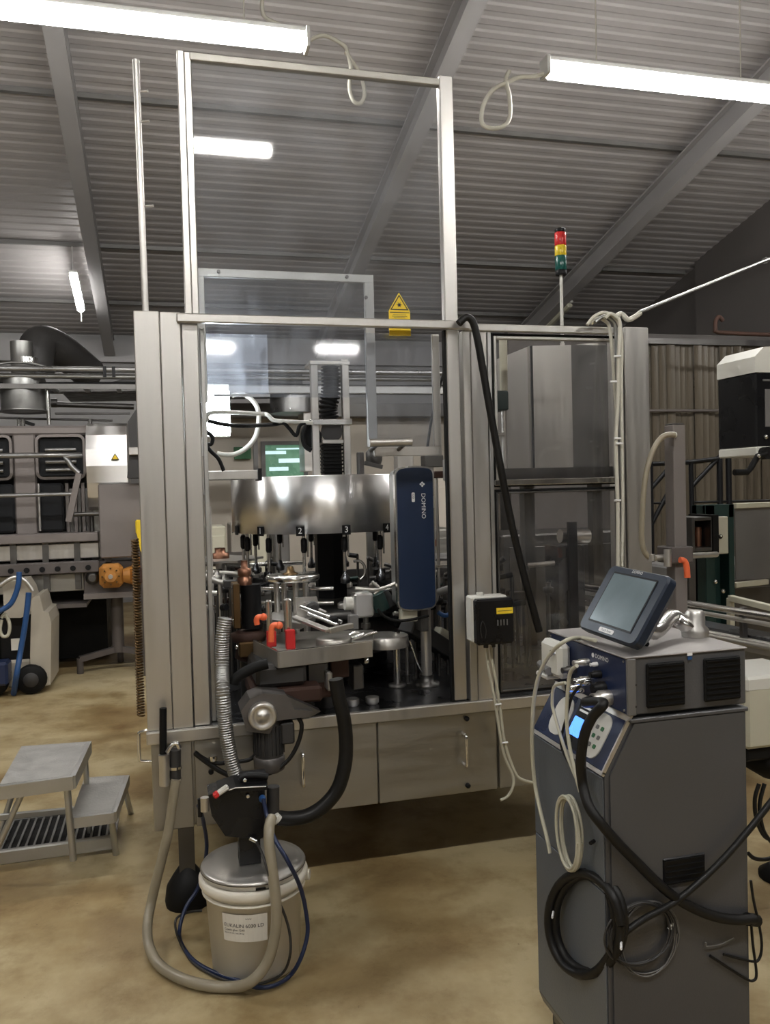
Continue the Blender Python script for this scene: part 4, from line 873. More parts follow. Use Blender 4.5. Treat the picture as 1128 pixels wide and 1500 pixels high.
for (p, z1, r) in (((0.389,3.3,1.1), .115, .013), ((0.456,3.24,1.086), .125, .016)):
    g = G('steel_bright'); g.cyl((p[0], p[1], 1.05), (p[0], p[1], 1.05+z1), r, n=14); g.lathe([(r, 0), (r*.6, .006)], (p[0], p[1], 1.05+z1), n=14); g.build('clamp_pin', TR)
for q in ([(0.348,3.12,1.132),(0.33,3.12,1.133),(0.322,3.12,1.123),(0.324,3.12,1.105)], [(0.396,3.05,1.108),(0.376,3.05,1.11),(0.368,3.05,1.095),(0.365,3.05,1.05)]):
    g = G('orange'); g.tube(q, .011, n=8, sub=3); g.sphere(q[0], .015, 8); lab(g.build('lever', TR), 'orange clamping lever')
# guide rails going to the right
GA = thing('rail_slide', 'diagonal twin-rod slide with upright steel plate on the tray', 'machine slide', (.62, 3.35, 1.0))
g = G('steel'); g.prism([(0.52,3.45,1.153),(0.609,3.45,1.154),(0.622,3.45,1.09),(0.653,3.45,1.067),(0.525,3.45,1.05)], (0, .012, 0)); g.build('end_plate', GA)
for (p, q) in (((0.531,3.4,1.122), (0.672,3.26,1.071)), ((0.557,3.36,1.098), (0.647,3.22,1.066)), ((0.533,3.48,1.143), (0.634,3.38,1.093))):
    g = G('steel_bright'); g.cyl(p, q, .008, n=10); g.build('rod', GA)
g = G('steel'); g.bar((0.493,3.34,1.091), (0.606,3.18,1.053), .035, .012, .002); g.bar((0.606,3.18,1.053), (0.711,3.24,1.058), .02, .02, .002); g.build('base_bar', GA)
g = G('dark_grey'); g.lathe([(.018, 0), (.028, .01), (.028, .03), (.014, .035)], (0.584,3.43,1.112), (0, -1, 0), 14); g.build('adjuster_knob', GA)
g = G('black_plastic'); g.box((0.629,3.24,1.093), ((0.656,3.24,1.059)[0], 3.29, (0.656,3.24,1.059)[2]), .003); g.build('end_stop', GA)
DS = thing('steel_turntable', 'low round steel disc at the right corner of the tray', 'disc', (.75, 3.25, .95))
q = (0.641,3.26,0.986); g = G('steel_flat'); g.lathe([(.068, 0), (.072, .008), (.072, .045), (.066, .05), (.0001, .048)], (q[0], 3.27, q[2]-.025), n=36); g.build('disc', DS)
g = G('steel'); g.cyl((q[0], 3.27, q[2]-.12), (q[0], 3.27, q[2]-.02), .02, n=12); g.build('stem', DS)
g = G('steel_bright'); g.tube([(0.701,3.25,1.019),(0.73,3.25,1.028),(0.757,3.25,1.015),(0.814,3.25,1.022)], .006); g.cyl((0.71,3.24,1.006), (0.756,3.22,1.023), .008, n=8); g.build('finger', DS)
MB_ = thing('encoder_box', 'pale steel square box on a shaft right of the tray rods', 'machine box', (.82, 3.4, 1.0))
g = G('steel_drum'); g.box((0.759,3.4,1.162), ((0.841,3.4,1.06)[0], 3.48, (0.841,3.4,1.06)[2]), .008); g.build('housing', MB_)
g = G('white_plastic'); g.cyl((0.728,3.45,1.118), (0.769,3.45,1.115), .028, n=18); g.build('white_collar', MB_)
g = G('steel_dark'); g.cyl((0.813,3.43,1.057), (0.812,3.43,1.005), .012, n=10); g.lathe([(.02, -.01), (.02, .01)], (0.812,3.43,1.022), n=12); g.build('shaft', MB_)
g = G('mid_grey'); g.box((0.727,3.36,1.078), ((0.766,3.36,1.019)[0], 3.40, (0.766,3.36,1.019)[2]), .003); g.build('foot_block', MB_)
g = G('steel'); g.tube([(0.785,3.5,1.173),(0.869,3.5,1.162),(0.925,3.5,1.171),(0.968,3.5,1.186)], .008); g.tube([(0.861,3.5,1.198),(0.894,3.5,1.167),(0.869,3.5,1.144)], .006); g.build('link_rod', MB_)
g = G('dark_green'); g.cyl((0.891,3.55,1.137), (0.917,3.55,1.066), .035, n=16); g.use('rubber'); g.cyl((0.937,3.6,1.123), (0.966,3.55,1.066), .03, n=14); tag(g.build('green_motor'), 'small dark green motor beside the laser head', 'motor')
g = G('rubber'); g.tube([(0.852,3.38,1.096),(0.878,3.38,1.066),(0.925,3.38,1.043),(0.991,3.38,1.041),(1.076,3.38,1.053)], .006); tag(g.build('black_cable'), 'thin black cable passing under the blue laser head', 'cable')
g = G('steel_bright'); g.tube([(0.872,3.9,1.255),(0.905,3.9,1.253),(0.925,3.9,1.226),(0.923,3.9,1.187),(0.903,3.9,1.168)], .007); tag(g.build('bright_hose'), 'short pale hose curving below plate three', 'hose')
g = G('galv'); g.box((1.184,4.9,1.344), ((1.266,4.9,1.042)[0], 4.94, ZT), .004); g.use('black_plastic'); g.cyl((1.224,4.89,1.335), (1.229,4.91,1.333), .008, n=8); tag(g.build('blue_grey_upright'), 'blue-grey flat upright seen between plates three and four', 'machine column')
# gear motor in front of the base
GM = thing('gear_motor', 'grey vertical gear motor with round end cap in front of the base', 'motor', (.33, 3.08, .45))
q = (0.321,2.98,0.791)
g = G('motor_grey'); A = [(0.246,3.02,0.813),(0.279,3.02,0.854),(0.326,3.02,0.87),(0.412,3.02,0.857),(0.44,3.02,0.8),(0.506,3.02,0.788),(0.49,3.02,0.77),(0.37,3.02,0.766),(0.346,3.02,0.721),(0.266,3.02,0.737)]; g.prism(A, (0, .13, 0)); g.build('gear_housing', GM)
g = G('steel'); g.lathe([(.052, 0), (.052, .03), (.044, .04), (.034, .03), (.020, .03), (.018, .036), (.0001, .036)], (q[0], 3.03, q[2]), (0, -1, 0), 28); g.build('end_cap', GM)
ma = (0.349,3.08,0.752); mb = (0.344,3.08,0.565)
g = G('dark_grey'); g.cyl((ma[0], 3.08, mb[2]+.03), (ma[0], 3.08, ma[2]+.02), .052, n=24); mo_ = g.build('motor_body', GM)
for k in range(22):
    a_ = 2*PI*k/22; x, y = ma[0]+.052*math.cos(a_), 3.08+.052*math.sin(a_); g = G('dark_grey'); g.bar((x, y, mb[2]+.07), (x, y, ma[2]-.01), .012, .003, up=(math.cos(a_+PI/2), math.sin(a_+PI/2), 0)); g.build('cooling_fin', mo_)
g = G('motor_grey'); g.lathe([(.040, 0), (.056, .01), (.058, .055), (.052, .06)], (ma[0], 3.08, mb[2]), n=24); g.build('fan_cover', GM)
g = G('dark_grey'); g.box((ma[0]+.04, 3.03, ma[2]-.08), (ma[0]+.09, 3.12, ma[2]+.0), .006); g.build('terminal_box', GM)
g = G('steel_dark'); g.prism([(0.415,3.04,0.847),(0.54,3.04,0.78),(0.493,3.04,0.759),(0.4,3.04,0.768)], (0, .05, 0)); g.build('support_wing', GM)
g = G('rust'); g.box((.30, 3.1, .80), (.56, 3.45, .86), .01); g.build('rusty_bracket', GM)
g = G('dark_grey'); g.box((0.314,3.12,0.947), ((0.505,3.12,0.872)[0], 3.5, (0.505,3.12,0.865)[2]), .015); g.build('drive_housing', GM)
g = G('rubber'); g.tube([(0.353,3.08,0.965),(0.31,3.08,0.956),(0.268,3.08,0.939),(0.235,3.08,0.917),(0.227,3.08,0.9)], .020, sub=4); tag(g.build('black_hose'), 'thick black hose end curving left under the tray', 'hose')
UB = thing('under_tray_drive', 'dark cluttered drive assembly under the tray', 'machine drive', (.6, 3.3, ZT))
for (p, q, d_, m) in (((0.52,3.2,0.928), (0.604,3.2,0.846), .2, 'steel_dark'), ((0.616,3.22,0.944), (0.69,3.22,0.856), .08, 'rust'), ((0.491,3.2,0.851), (0.651,3.2,0.789), .25, 'rust'), ((0.585,3.15,0.899), (0.609,3.15,0.825), .08, 'steel'), ((0.72,3.3,0.884), (0.768,3.3,0.782), .10, 'steel_dark')):
    g = G(m); g.box(p, (q[0], p[1]+d_, max(q[2], .7)), .006); g.build('drive_block', UB)
g = G('dark_grey'); g.cyl((.62, 3.35, ZT), (.62, 3.35, .96), .05, n=16); g.build('drive_shaft', UB)
g = G('steel_bright'); g.sphere((0.766,3.25,0.91), .014, 10); g.build('ball_knob', UB)
for p in [(0.717,3.3,0.792),(0.8,3.3,0.794)]: g = G('steel'); g.lathe([(.02, 0), (.028, .01), (.028, .03)], (p[0], p[1], ZT), n=12); g.build('bolt_head', UB)
# hoses down the front
g = G('galv'); g.tube([*[(0.206,3.1,1.141),(0.195,3.1,1.079),(0.189,3.1,0.967)], *[(0.184,3.02,0.897),(0.189,3.02,0.774),(0.199,3.02,0.687),(0.213,3.02,0.611),(0.235,3.02,0.547)]], .023, n=14, ring=.009, rib=.0035); tag(g.build('corrugated_hose'), 'ribbed grey steel hose running from the machine to the pail pump', 'hose')
g = G('rubber_hose'); g.tube([(0.582,2.95,0.916),(0.59,2.95,0.853),(0.606,2.95,0.777),(0.613,2.95,0.689),(0.606,2.95,0.602),(0.578,2.95,0.518),(0.526,2.95,0.462),(0.463,2.95,0.432),(0.402,2.95,0.43),(0.36,2.95,0.438)], .026, n=14); tag(g.build('thick_black_hose'), 'thick black hose bending from the tray down to the pail pump', 'hose')
g = G('rubber_hose'); g.tube([(0.453,3.04,0.768),(0.467,3.04,0.736),(0.455,3.04,0.679),(0.421,3.04,0.62),(0.369,3.04,0.58),(0.319,3.04,0.565)], .008, n=8); tag(g.build('black_cable'), 'black motor cable curving right of the grey gear motor', 'cable')
g = G('rubber_hose'); g.tube([(0.082,3.12,0.652),(0.118,3.12,0.623),(0.161,3.12,0.603),(0.203,3.12,0.601),(0.279,3.12,0.603),(0.313,3.12,0.632)], .008); tag(g.build('black_cable'), 'black cable looping left of the ribbed hose, upper one', 'cable')
g = G('rubber_hose'); g.tube([(0.084,3.12,0.649),(0.117,3.12,0.618),(0.166,3.12,0.577),(0.214,3.12,0.546)], .010); tag(g.build('black_cable'), 'black cable looping left of the ribbed hose, lower one', 'cable')
g = G('rubber_hose'); g.box((0.142,3.19,0.567), (0.163,3.17,0.559), .002); tag(g.build('cable_tie_block'), 'small black tie block on the left base door', 'fitting')
g = G('steel_bright'); g.lathe([(.012, 0), (.016, .004), (.016, .02)], (0.147,3.12,0.612), n=10); tag(g.build('cable_clip'), 'tiny bright clip on the looping black cables', 'fitting')
g = G('steel'); g.cyl((0.168,3.45,1.121), ((0.167,3.45,0.815)[0], 3.45, ZT), .014, n=10); g.use('steel_bright'); g.lathe([(.025, 0), (.025, .012), (.015, .02)], (0.168,3.45,1.127), n=14); tag(g.build('thin_post'), 'slim steel post with round cap right of the left column', 'machine post')

# left side hardware
g = G('bronze'); pts = []
hh0 = (-0.079,3.3,1.43); hh1 = (-0.089,3.3,0.753)
for k in range(62*6+1):
    f = k/(62*6); a_ = 2*PI*k/6; pts.append((-.108+.012*math.cos(a_), 3.32+.012*math.sin(a_), hh0[2]+(hh1[2]-hh0[2])*f))
g.use('bronze'); g.tube(pts, .0045, n=4, straight=True); tag(g.build('coiled_air_hose'), 'tightly coiled yellowish air hose hanging on the left edge of the machine', 'hose')
g = G('chrome'); g.tube([(XA+.01, 3.3, .70), (XA-.03, 3.3, .695), (XA-.035, 3.3, .68), (XA-.035, 3.3, .60), (XA-.03, 3.3, .585), (XA+.01, 3.3, .58)], .006, sub=3); tag(g.build('side_handle'), 'small chrome bow handle on the left side of the base', 'handle')
GN = thing('wash_gun', 'chrome hose nozzle hooked on the lower left of the machine', 'spray gun', (-0.006,3.12,0.566))
g = G('rubber'); g.cyl((-0.024,3.14,0.82), (-0.03,3.14,0.638), .013, n=12); g.build('black_lance', GN)
g = G('steel'); g.tube([(-0.027,3.13,0.653),(-0.026,3.13,0.603),(-0.028,3.13,0.54)], .020, n=14); g.build('chrome_body', GN)
g = G('steel_bright'); g.tube([(-0.015,3.12,0.662),(0.001,3.12,0.686),(0.02,3.12,0.691),(0.029,3.12,0.673)], .009, n=10, sub=4); g.build('hook', GN)
g = G('dark_grey'); g.cyl((0.015,3.14,0.663), (0.011,3.14,0.558), .020, n=14); g.use('steel_bright'); g.lathe([(.024, 0), (.024, .01)], (0.012,3.14,0.593), n=14); g.lathe([(.024, 0), (.024, .006)], (0.011,3.14,0.552), n=14); g.build('coupling', GN)
g = G('hose_beige'); g.tube([(0.013,3.12,0.559),(0.001,3.12,0.49),(-0.019,3.12,0.379),(-0.044,3.12,0.282),(-0.068,3.12,0.198),(-0.09,3.12,0.113),(-0.102,3.05,0.075),(-0.096,2.95,0.054),(-0.065,2.875,0.025),(-0,2.773,0.025),(0.079,2.705,0.025),(0.159,2.677,0.02),(0.219,2.62,0.06),(0.268,2.62,0.108),(0.293,2.62,0.174),(0.305,2.62,0.26),(0.3,2.63,0.365),(0.293,2.65,0.457),(0.296,2.68,0.511),(0.31,2.72,0.532)], .0175, n=14, sub=6)
tag(g.build('beige_hose'), 'long beige hose drooping from the wash gun to the pail', 'hose')

# ------------------------------------------------------------------ pail with pump
PC = (.257, 2.84); PR = .152
PL = thing('plastic_pail', 'white plastic pail with a printed paper label under the pump', 'pail', (PC[0], PC[1], 0))
g = G('pail_white'); g.lathe([(.140, 0), (.146, .006), (.163, .282), (.176, .284), (.183, .295), (.183, .312), (.176, .320), (.170, .320)], (PC[0], PC[1], 0), n=56); g.build('body', PL)
g = G('pail_white'); g.lathe([(.164, .265), (.174, .265), (.174, .270), (.164, .271)], (PC[0], PC[1], 0), n=56); g.build('rim_ring', PL)
g = G('pail_white'); g.cyl((PC[0]+.175, PC[1]-.02, .282), (PC[0]+.188, PC[1]-.025, .282), .018, n=14); g.build('bail_lug', PL)
# label patch on the pail wall
cd = math.atan2(-PC[1], -PC[0]+.0)
def wall(u, z, e=.0012):
    r = .146+(.163-.146)*(z-.006)/.256+e; a = math.atan2(-PC[1], 0-PC[0])+u/.155; return (PC[0]+r*math.cos(a), PC[1]+r*math.sin(a), z)
us = [-.108+.146*k/10 for k in range(11)]; z0, z1 = .150, .242
g = G('paper'); g.add([wall(u, z0) for u in us]+[wall(u, z1) for u in us], [(k, k+1, 12+k, 11+k) for k in range(10)]); pl_ = g.build('paper_label', PL)
def wtext(g, txt, u, z, h, e=.0022):
    t = G('ink'); t.text(txt, (0, 0, 0), (1, 0, 0), (0, 1, 0), h, 'LEFT'); g.add([wall(u+p.x, z+p.y, e) for p in t.v], t.f)
g = G('ink'); wtext(g, 'EUKALIN 6030 LD', -.102, .204, .0165); wtext(g, 'Casein glue 1240', -.102, .190, .010); wtext(g, 'Batch 20 04 / net 28 kg', -.102, .179, .007); wtext(g, 'www', -.03, .229, .009); lab(g.build('print', pl_), 'dark printed product text on the label')
g = G('steel'); g.lathe([(.0001, .0), (.05, .002), (.14, .004), (.152, .0), (.162, -.004), (.172, -.004), (.176, -.010), (.176, -.016), (.172, -.02), (.172, -.03), (.168, -.032)], (PC[0], PC[1], .353), n=56)
g.use('steel_dark'); g.lathe([(.177, -.0115), (.178, -.013), (.177, -.0145)], (PC[0], PC[1], .353), n=56)
g.use('black_plastic'); aa = math.atan2(-PC[1], -PC[0])+.12; g.T = frame((-math.sin(aa), math.cos(aa), 0), (0, 0, 1), (PC[0]+.1735*math.cos(aa), PC[1]+.1735*math.sin(aa), .329)); g.box((-.016, -.004, 0), (.016, .003, .003)); g.T = Matrix.Identity(4)
tag(g.build('pump_lid'), 'flat ringed metal lid covering the white pail', 'lid')
PM = thing('glue_pump', 'black glue pump block standing on the pail lid', 'pump', (.25, 2.84, .357))
yp = 2.78
g = G('black_box'); g.prism([(0.112,2.78,0.609),(0.179,2.78,0.624),(0.297,2.78,0.607),(0.292,2.78,0.449),(0.274,2.78,0.44),(0.163,2.78,0.466),(0.121,2.78,0.54)], (0, .10, 0)); g.build('pump_block', PM)
g = G('black_box'); g.box((0.208,2.79,0.456), ((0.278,2.79,0.384)[0], 2.86, .357)); g.build('pump_neck', PM)
g = G('black_plastic'); g.prism([(0.144,2.76,0.619),(0.2,2.76,0.632),(0.304,2.76,0.625),(0.304,2.76,0.611),(0.199,2.76,0.617),(0.148,2.76,0.605)], (0, .12, 0)); g.use('steel'); g.tube([(0.177,2.757,0.625),(0.199,2.757,0.631),(0.299,2.757,0.624)], .002, n=5, straight=True); g.build('top_flange', PM)
g = G('black_plastic'); g.tube([(0.219,2.8,0.642),(0.233,2.8,0.652),(0.282,2.8,0.648),(0.31,2.8,0.641)], .012); g.box((0.219,2.8,0.651), ((0.309,2.8,0.608)[0], 2.86, (0.309,2.8,0.608)[2]), .004); g.build('inlet_block', PM)
g = G('dark_grey'); g.cyl((0.332,2.84,0.592), (0.328,2.84,0.479), .022, n=16); g.build('side_cylinder', PM)
for q in [(0.24,2.775,0.593),(0.232,2.775,0.646)]: g = G('steel_bright'); g.lathe([(.007, 0), (.007, .005), (.004, .006)], q, (0, -1, 0), 10); g.build('screw', PM)
g = G('bright_blue_hose'); g.lathe([(.012, 0), (.012, .012), (.008, .02)], (0.287,2.775,0.58), (0, -1, 0), 12); g.build('blue_fitting', PM)
g = G('steel_bright'); g.cyl((0.242,2.77,0.453), (0.263,2.76,0.443), .007, n=10); g.build('nipple', PM)
g = G('white_plastic'); g.cyl((0.32,2.73,0.529), (0.331,2.73,0.516), .018, n=14); g.build('hose_socket', PM)
g = G('steel'); g.cyl((0.1,2.77,0.607), (0.099,2.77,0.562), .014, n=12); g.use('black_plastic'); g.cyl((0.085,2.78,0.601), (0.084,2.78,0.542), .008, n=10); g.build('regulator', PM)
g = G('white_plastic'); g.bar((0.13,2.75,0.615), (0.175,2.75,0.641), .022, .016, .004); g.use('red'); g.bar((0.128,2.745,0.615), (0.143,2.745,0.626), .024, .018, .004); tag(g.build('air_valve'), 'small white and red air valve beside the pump top', 'valve')
g = G('blue_hose'); g.tube([(0.287,2.74,0.59),(0.295,2.72,0.54),(0.31,2.66,0.488),(0.346,2.62,0.425),(0.389,2.66,0.316),(0.409,2.68,0.214),(0.41,2.68,0.146),(0.382,2.66,0.082),(0.348,2.681,0.02),(0.29,2.644,0.02),(0.236,2.653,0.02),(0.187,2.704,0.02),(0.116,2.788,0.012),(0.053,2.879,0.012),(0.015,2.993,0.012),(0.007,2.98,0.076),(0.031,3.02,0.13),(0.071,3.05,0.172),(0.095,3.05,0.23),(0.111,3.03,0.336),(0.1,2.95,0.455),(0.081,2.8,0.571)], .007, n=10, sub=6); tag(g.build('blue_hose'), 'dark blue hose circling the pail on the floor', 'hose')
g = G('dark_grey'); g.tube([(0.262,2.75,0.444),(0.269,2.66,0.445),(0.282,2.63,0.401),(0.303,2.63,0.325),(0.333,2.64,0.245),(0.348,2.64,0.176),(0.346,2.64,0.11),(0.332,2.71,0.02),(0.276,2.68,0.015),(0.207,2.686,0.015),(0.125,2.76,0.01),(0.052,2.866,0.01),(0.021,2.963,0.01),(-0.004,2.98,0.071),(-0.001,3,0.108),(0.045,3.05,0.099),(0.088,3.05,0.097)], .0045, n=8, sub=6); tag(g.build('grey_hose'), 'thin grey hose running from the pump nipple round the pail', 'hose')

# ------------------------------------------------------------------ upper right: hood cabinet, signal tower, rods
HB = thing('steel_hopper', 'tall angular stainless cap hopper behind the upper right window', 'hopper', (2.0, 4.0, 1.66))
a_, b_, c_, d_ = (1.848,4.35,2.316), (1.817,3.9,2.296), (2.258,3.9,2.346), (1.802,3.9,1.667)
zl = (1.802,3.9,1.674)[2]
g = G('steel'); g.prism([(b_[0]-.01, 3.9, zl), (b_[0]-.01, 3.9, b_[2]), (c_[0]-.22, 3.9, b_[2]+.01), (c_[0]-.22, 3.9, zl)], (0, .5, 0)); g.build('front_wall', HB)
g = G('steel_flat'); g.prism([(b_[0]-.012, 3.9, zl), (b_[0]-.012, 3.9, b_[2]), (a_[0], 4.45, b_[2]), (a_[0], 4.45, zl)], (.004, .004, 0)); lab(g.build('side_wall', HB), 'slanting left wall')
g = G('rubber'); g.box((b_[0]-.006, 3.893, zl), (b_[0]+.004, 3.902, b_[2])); g.build('edge_seam', HB)
g = G('steel_dark'); g.box((c_[0]-.21, 3.95, zl), (c_[0]+.10, 4.45, b_[2]+.02)); g.build('rear_wall', HB)
g = G('steel'); g.cyl((c_[0]-.02, 4.1, zl), (c_[0]-.02, 4.1, b_[2]+.04), .10, n=28); g.build('round_tube', HB)
g = G('dark_grey'); g.box((a_[0], 3.88, zl-.07), (c_[0]+.14, 4.45, zl), .005); g.build('bottom_ledge', HB)
for x in (a_[0]+.05, c_[0]+.05): g = G('steel_dark'); g.box((x, 4.2, ZT), (x+.06, 4.26, zl-.07)); g.build('support', HB)
g = G('cream'); g.cyl((1.474,3.45,2.264), (1.471,3.45,2.009), .018, n=16); g.use('dark_green'); g.box((1.423,3.42,2.014), ((1.482,3.42,1.927)[0], 3.50, (1.466,3.42,1.928)[2]), .006); g.use('steel'); g.cyl((1.469,3.45,1.933), (1.469,3.45,1.632), .013, n=12); g.use('steel'); g.box((1.401,3.43,1.83), ((1.471,3.43,1.818)[0], 3.46, (1.471,3.43,1.818)[2]))
tag(g.build('clamped_pipe'), 'vertical pale pipe with a green clamp inside the right window', 'pipe')
g = G('table_steel'); g.box((1.891,3.8,1.289), ((2.039,3.8,1.007)[0], 3.95, ZT), .004); g.use('black_plastic'); g.box((1.943,3.78,1.407), ((1.989,3.78,1.115)[0], 3.80, ZT)); g.use('steel'); g.cyl((1.929,3.85,1.336), (2.088,3.85,1.33), .035, n=14)
tag(g.build('window_drive_unit'), 'dark drive block behind the lower right window', 'machine drive')
g = G('mid_grey'); g.box((2.531,5.6,1.549), ((2.601,5.6,0.851)[0], 5.7, 0)); tag(g.build('rear_support'), 'dim grey support behind the lower right window', 'machine column')
SL = thing('signal_tower', 'red, yellow and green signal tower on a slim white pole', 'signal light', (2.092,4.1,2.324))
p0 = (2.092,4.1,2.331); p1 = (2.093,4.1,2.715)
g = G('white_plastic'); g.cyl((p0[0], 4.1, p0[2]-.03), (p0[0], 4.1, p1[2]), .0085, n=12); g.build('pole', SL)
g = G('steel'); g.lathe([(.03, 0), (.03, .01), (.012, .02), (.012, .05)], (p0[0], 4.1, p0[2]-.03), n=14); g.build('pole_base', SL)
zs = [(2.088,4.1,2.711)[2], (2.089,4.1,2.737)[2], (2.091,4.1,2.813)[2], (2.092,4.1,2.867)[2], (2.093,4.1,2.936)[2], (2.094,4.1,2.957)[2]]
for (i, m, nm, r) in ((0, 'black_plastic', 'base', .030), (1, 'green_lamp', 'green_lens', .031), (2, 'yellow_lamp', 'yellow_lens', .031), (3, 'red_lamp', 'red_lens', .031), (4, 'black_plastic', 'cap', .029)):
    g = G(m); g.lathe([(r-.002, 0), (r, .004), (r, zs[i+1]-zs[i]-.003), (r-.004, zs[i+1]-zs[i])], (p0[0], 4.1, zs[i]), n=20); g.build(nm, SL)
# thin rod left and rod right
g = G('steel'); g.cyl((-0.041,3.35,2.301), (-0.045,3.35,3.25), .0125, n=12)
for q in [(-0.034,3.35,3.133),(-0.033,3.35,3.02),(-0.028,3.35,2.701)]: g.cyl((q[0], 3.35, q[2]), (q[0]+.03, 3.34, q[2]), .005, n=6)
tag(g.build('tall_thin_pipe'), 'tall thin white pipe rising from the left column', 'pipe')
g = G('galv'); g.cyl((2.186,3.5,2.393), (3.887,4.6,3.035), .009, n=12); g.lathe([(.02, 0), (.02, .02)], (3.701,4.5,2.965), (.9, .4, .3), 10); tag(g.build('cable_conduit'), 'white conduit rod rising to the right from the machine corner', 'conduit')
g = G('cable_white'); g.tube([(1.965,3.35,2.329),(2,3.35,2.348),(2.033,3.35,2.324),(2.068,3.35,2.337),(2.096,3.35,2.356)], .012, sub=4); tag(g.build('cable_end'), 'white cable leaving the bundle towards the conduit rod', 'cable')
# cable bundle over the right column
for k, (pts, r) in enumerate((([(1.745,3.16,2.262),(1.777,3.16,2.285),(1.809,3.16,2.275),(1.831,3.16,2.247),(1.841,3.16,2.133),(1.848,3.16,2.019),(1.86,3.16,1.79),(1.865,3.16,1.56),(1.86,3.16,1.329),(1.858,3.16,1.213)], .0075), ([(1.753,3.14,2.264),(1.798,3.14,2.29),(1.832,3.14,2.271),(1.847,3.14,2.232),(1.85,3.14,2.073),(1.857,3.14,1.903),(1.86,3.14,1.617),(1.862,3.14,1.359),(1.859,3.14,1.215)], .0075), ([(1.786,3.12,2.277),(1.809,3.12,2.295),(1.837,3.12,2.284),(1.855,3.12,2.251),(1.846,3.12,2.099),(1.839,3.12,1.929),(1.826,3.12,1.759),(1.83,3.12,1.504),(1.825,3.12,1.219)], .0085), ([(1.816,3.15,2.296),(1.848,3.15,2.296),(1.873,3.15,2.274),(1.878,3.15,2.218),(1.872,3.15,2.047),(1.849,3.15,1.875),(1.857,3.15,1.646),(1.86,3.15,1.445),(1.871,3.15,1.214)], .006))):
    g = G('cable_white' if k % 2 == 0 else 'galv'); g.tube(pts, r, n=8, sub=4); tag(g.build('bundled_cable'), 'pale cable of the bundle on the right column, strand %s' % ('nearest the window', 'second from the window', 'in front of the others', 'at the column edge')[k], 'cable', 'cables down the right column')
for q, wh in zip([(1.837,3.11,2.12),(1.816,3.11,2.015),(1.83,3.11,1.781),(1.839,3.11,1.759),(1.825,3.11,1.524)], ('topmost one', 'second from the top', 'third from the top', 'fourth, just under the third', 'lowest one')): g = G('print_white'); g.cyl((q[0]-.016, q[1], q[2]), (q[0]+.014, q[1], q[2]), .005, n=6); tag(g.build('cable_tie'), 'white cable tie around the bundle on the right column, '+wh, 'cable tie', 'cable ties down the right column')
# black cable across the middle post
g = G('rubber_hose'); g.tube([(1.15,3.13,2.241),(1.182,3.13,2.266),(1.21,3.13,2.248),(1.229,3.13,2.173),(1.249,3.13,2.052),(1.269,3.13,1.93),(1.295,3.13,1.78),(1.326,3.13,1.601),(1.358,3.13,1.435),(1.39,3.13,1.296),(1.426,3.13,1.155),(1.468,3.13,0.999)], .015, n=10, sub=5); tag(g.build('slanting_black_cable'), 'black cable slanting across the middle post and lower right window', 'cable')
# controller on the middle post
CB = thing('control_box', 'black fronted white control box on the middle post', 'control box', (1.266,3.15,0.962))
a_ = (1.156,3.02,1.162); b_ = (1.311,3.02,0.981)
g = G('white_plastic'); g.box((a_[0]-.005, 3.06, b_[2]+.005), (b_[0]-.01, 3.13, a_[2]+.004), .006); g.build('white_back', CB)
g = G('steel_dark'); g.box((a_[0]+.02, 3.13, b_[2]+.03), (b_[0]-.04, Y0-.012, a_[2]-.03)); g.build('mounting_block', CB)
g = G('black_box'); g.box((a_[0], 3.02, b_[2]), (b_[0], 3.065, a_[2]-.002), .008); fb = g.build('black_front', CB)
g = G('yellow'); q0 = (1.237,3.02,1.123); q1 = (1.305,3.02,1.1); g.box((q0[0], 3.017, q1[2]), (q1[0], 3.02, q0[2])); g.use('ink'); g.box((q0[0]+.004, 3.0165, (q0[2]+q1[2])/2-.001), (q1[0]-.004, 3.017, (q0[2]+q1[2])/2+.001)); g.build('yellow_label', fb)
for k in range(4): g = G('mid_grey'); q = (1.239,3.02,1.077); x = q[0]+.013*k; g.box((x, 3.016, q[2]-.022), (x+.004, 3.0205, q[2])); g.build('vent_slot', fb)
g = G('dark_grey'); g.tube([(1.173,3.015,1.011),(1.168,3.015,1.046),(1.177,3.015,1.077),(1.19,3.015,1.044),(1.187,3.015,1.01)], .0015, n=5); g.build('engraved_ring', fb)
g = G('white_plastic'); q = (1.201,3.1,1.155); g.cyl(q, (q[0], q[1], q[2]+.022), .014, n=12); g.build('top_gland', CB)
for dx in (0, .03): q = (1.222,3.1,0.966); g = G('dark_grey'); g.cyl((q[0]+dx, q[1], q[2]-.01), (q[0]+dx, q[1], q[2]+.02), .010, n=10); g.build('bottom_gland', CB)
g = G('cable_cream'); g.tube([(1.225,3.1,0.966),(1.229,3.1,0.883),(1.247,3.1,0.786),(1.262,3.1,0.689),(1.275,3.1,0.591),(1.293,3.1,0.506),(1.321,3.1,0.442),(1.326,3.1,0.392),(1.301,3.1,0.35),(1.269,3.1,0.338)], .006, n=8); g.tube([(1.243,3.1,0.964),(1.249,3.1,0.882),(1.265,3.1,0.798),(1.28,3.1,0.673),(1.295,3.1,0.561),(1.333,3.1,0.446),(1.365,3.1,0.409),(1.44,3.1,0.384)], .006, n=8); tag(g.build('grey_cables'), 'two pale grey cables hanging from the black control box', 'cable')
for q, wh in zip([(1.263,3.085,0.728),(1.288,3.085,0.572)], ('upper', 'lower')): g = G('print_white'); g.cyl((q[0]-.012, q[1], q[2]), (q[0]+.012, q[1], q[2]), .004, n=6); tag(g.build('cable_tie'), wh+' white cable tie on the cables below the black control box', 'cable tie', 'ties on the control box cables')

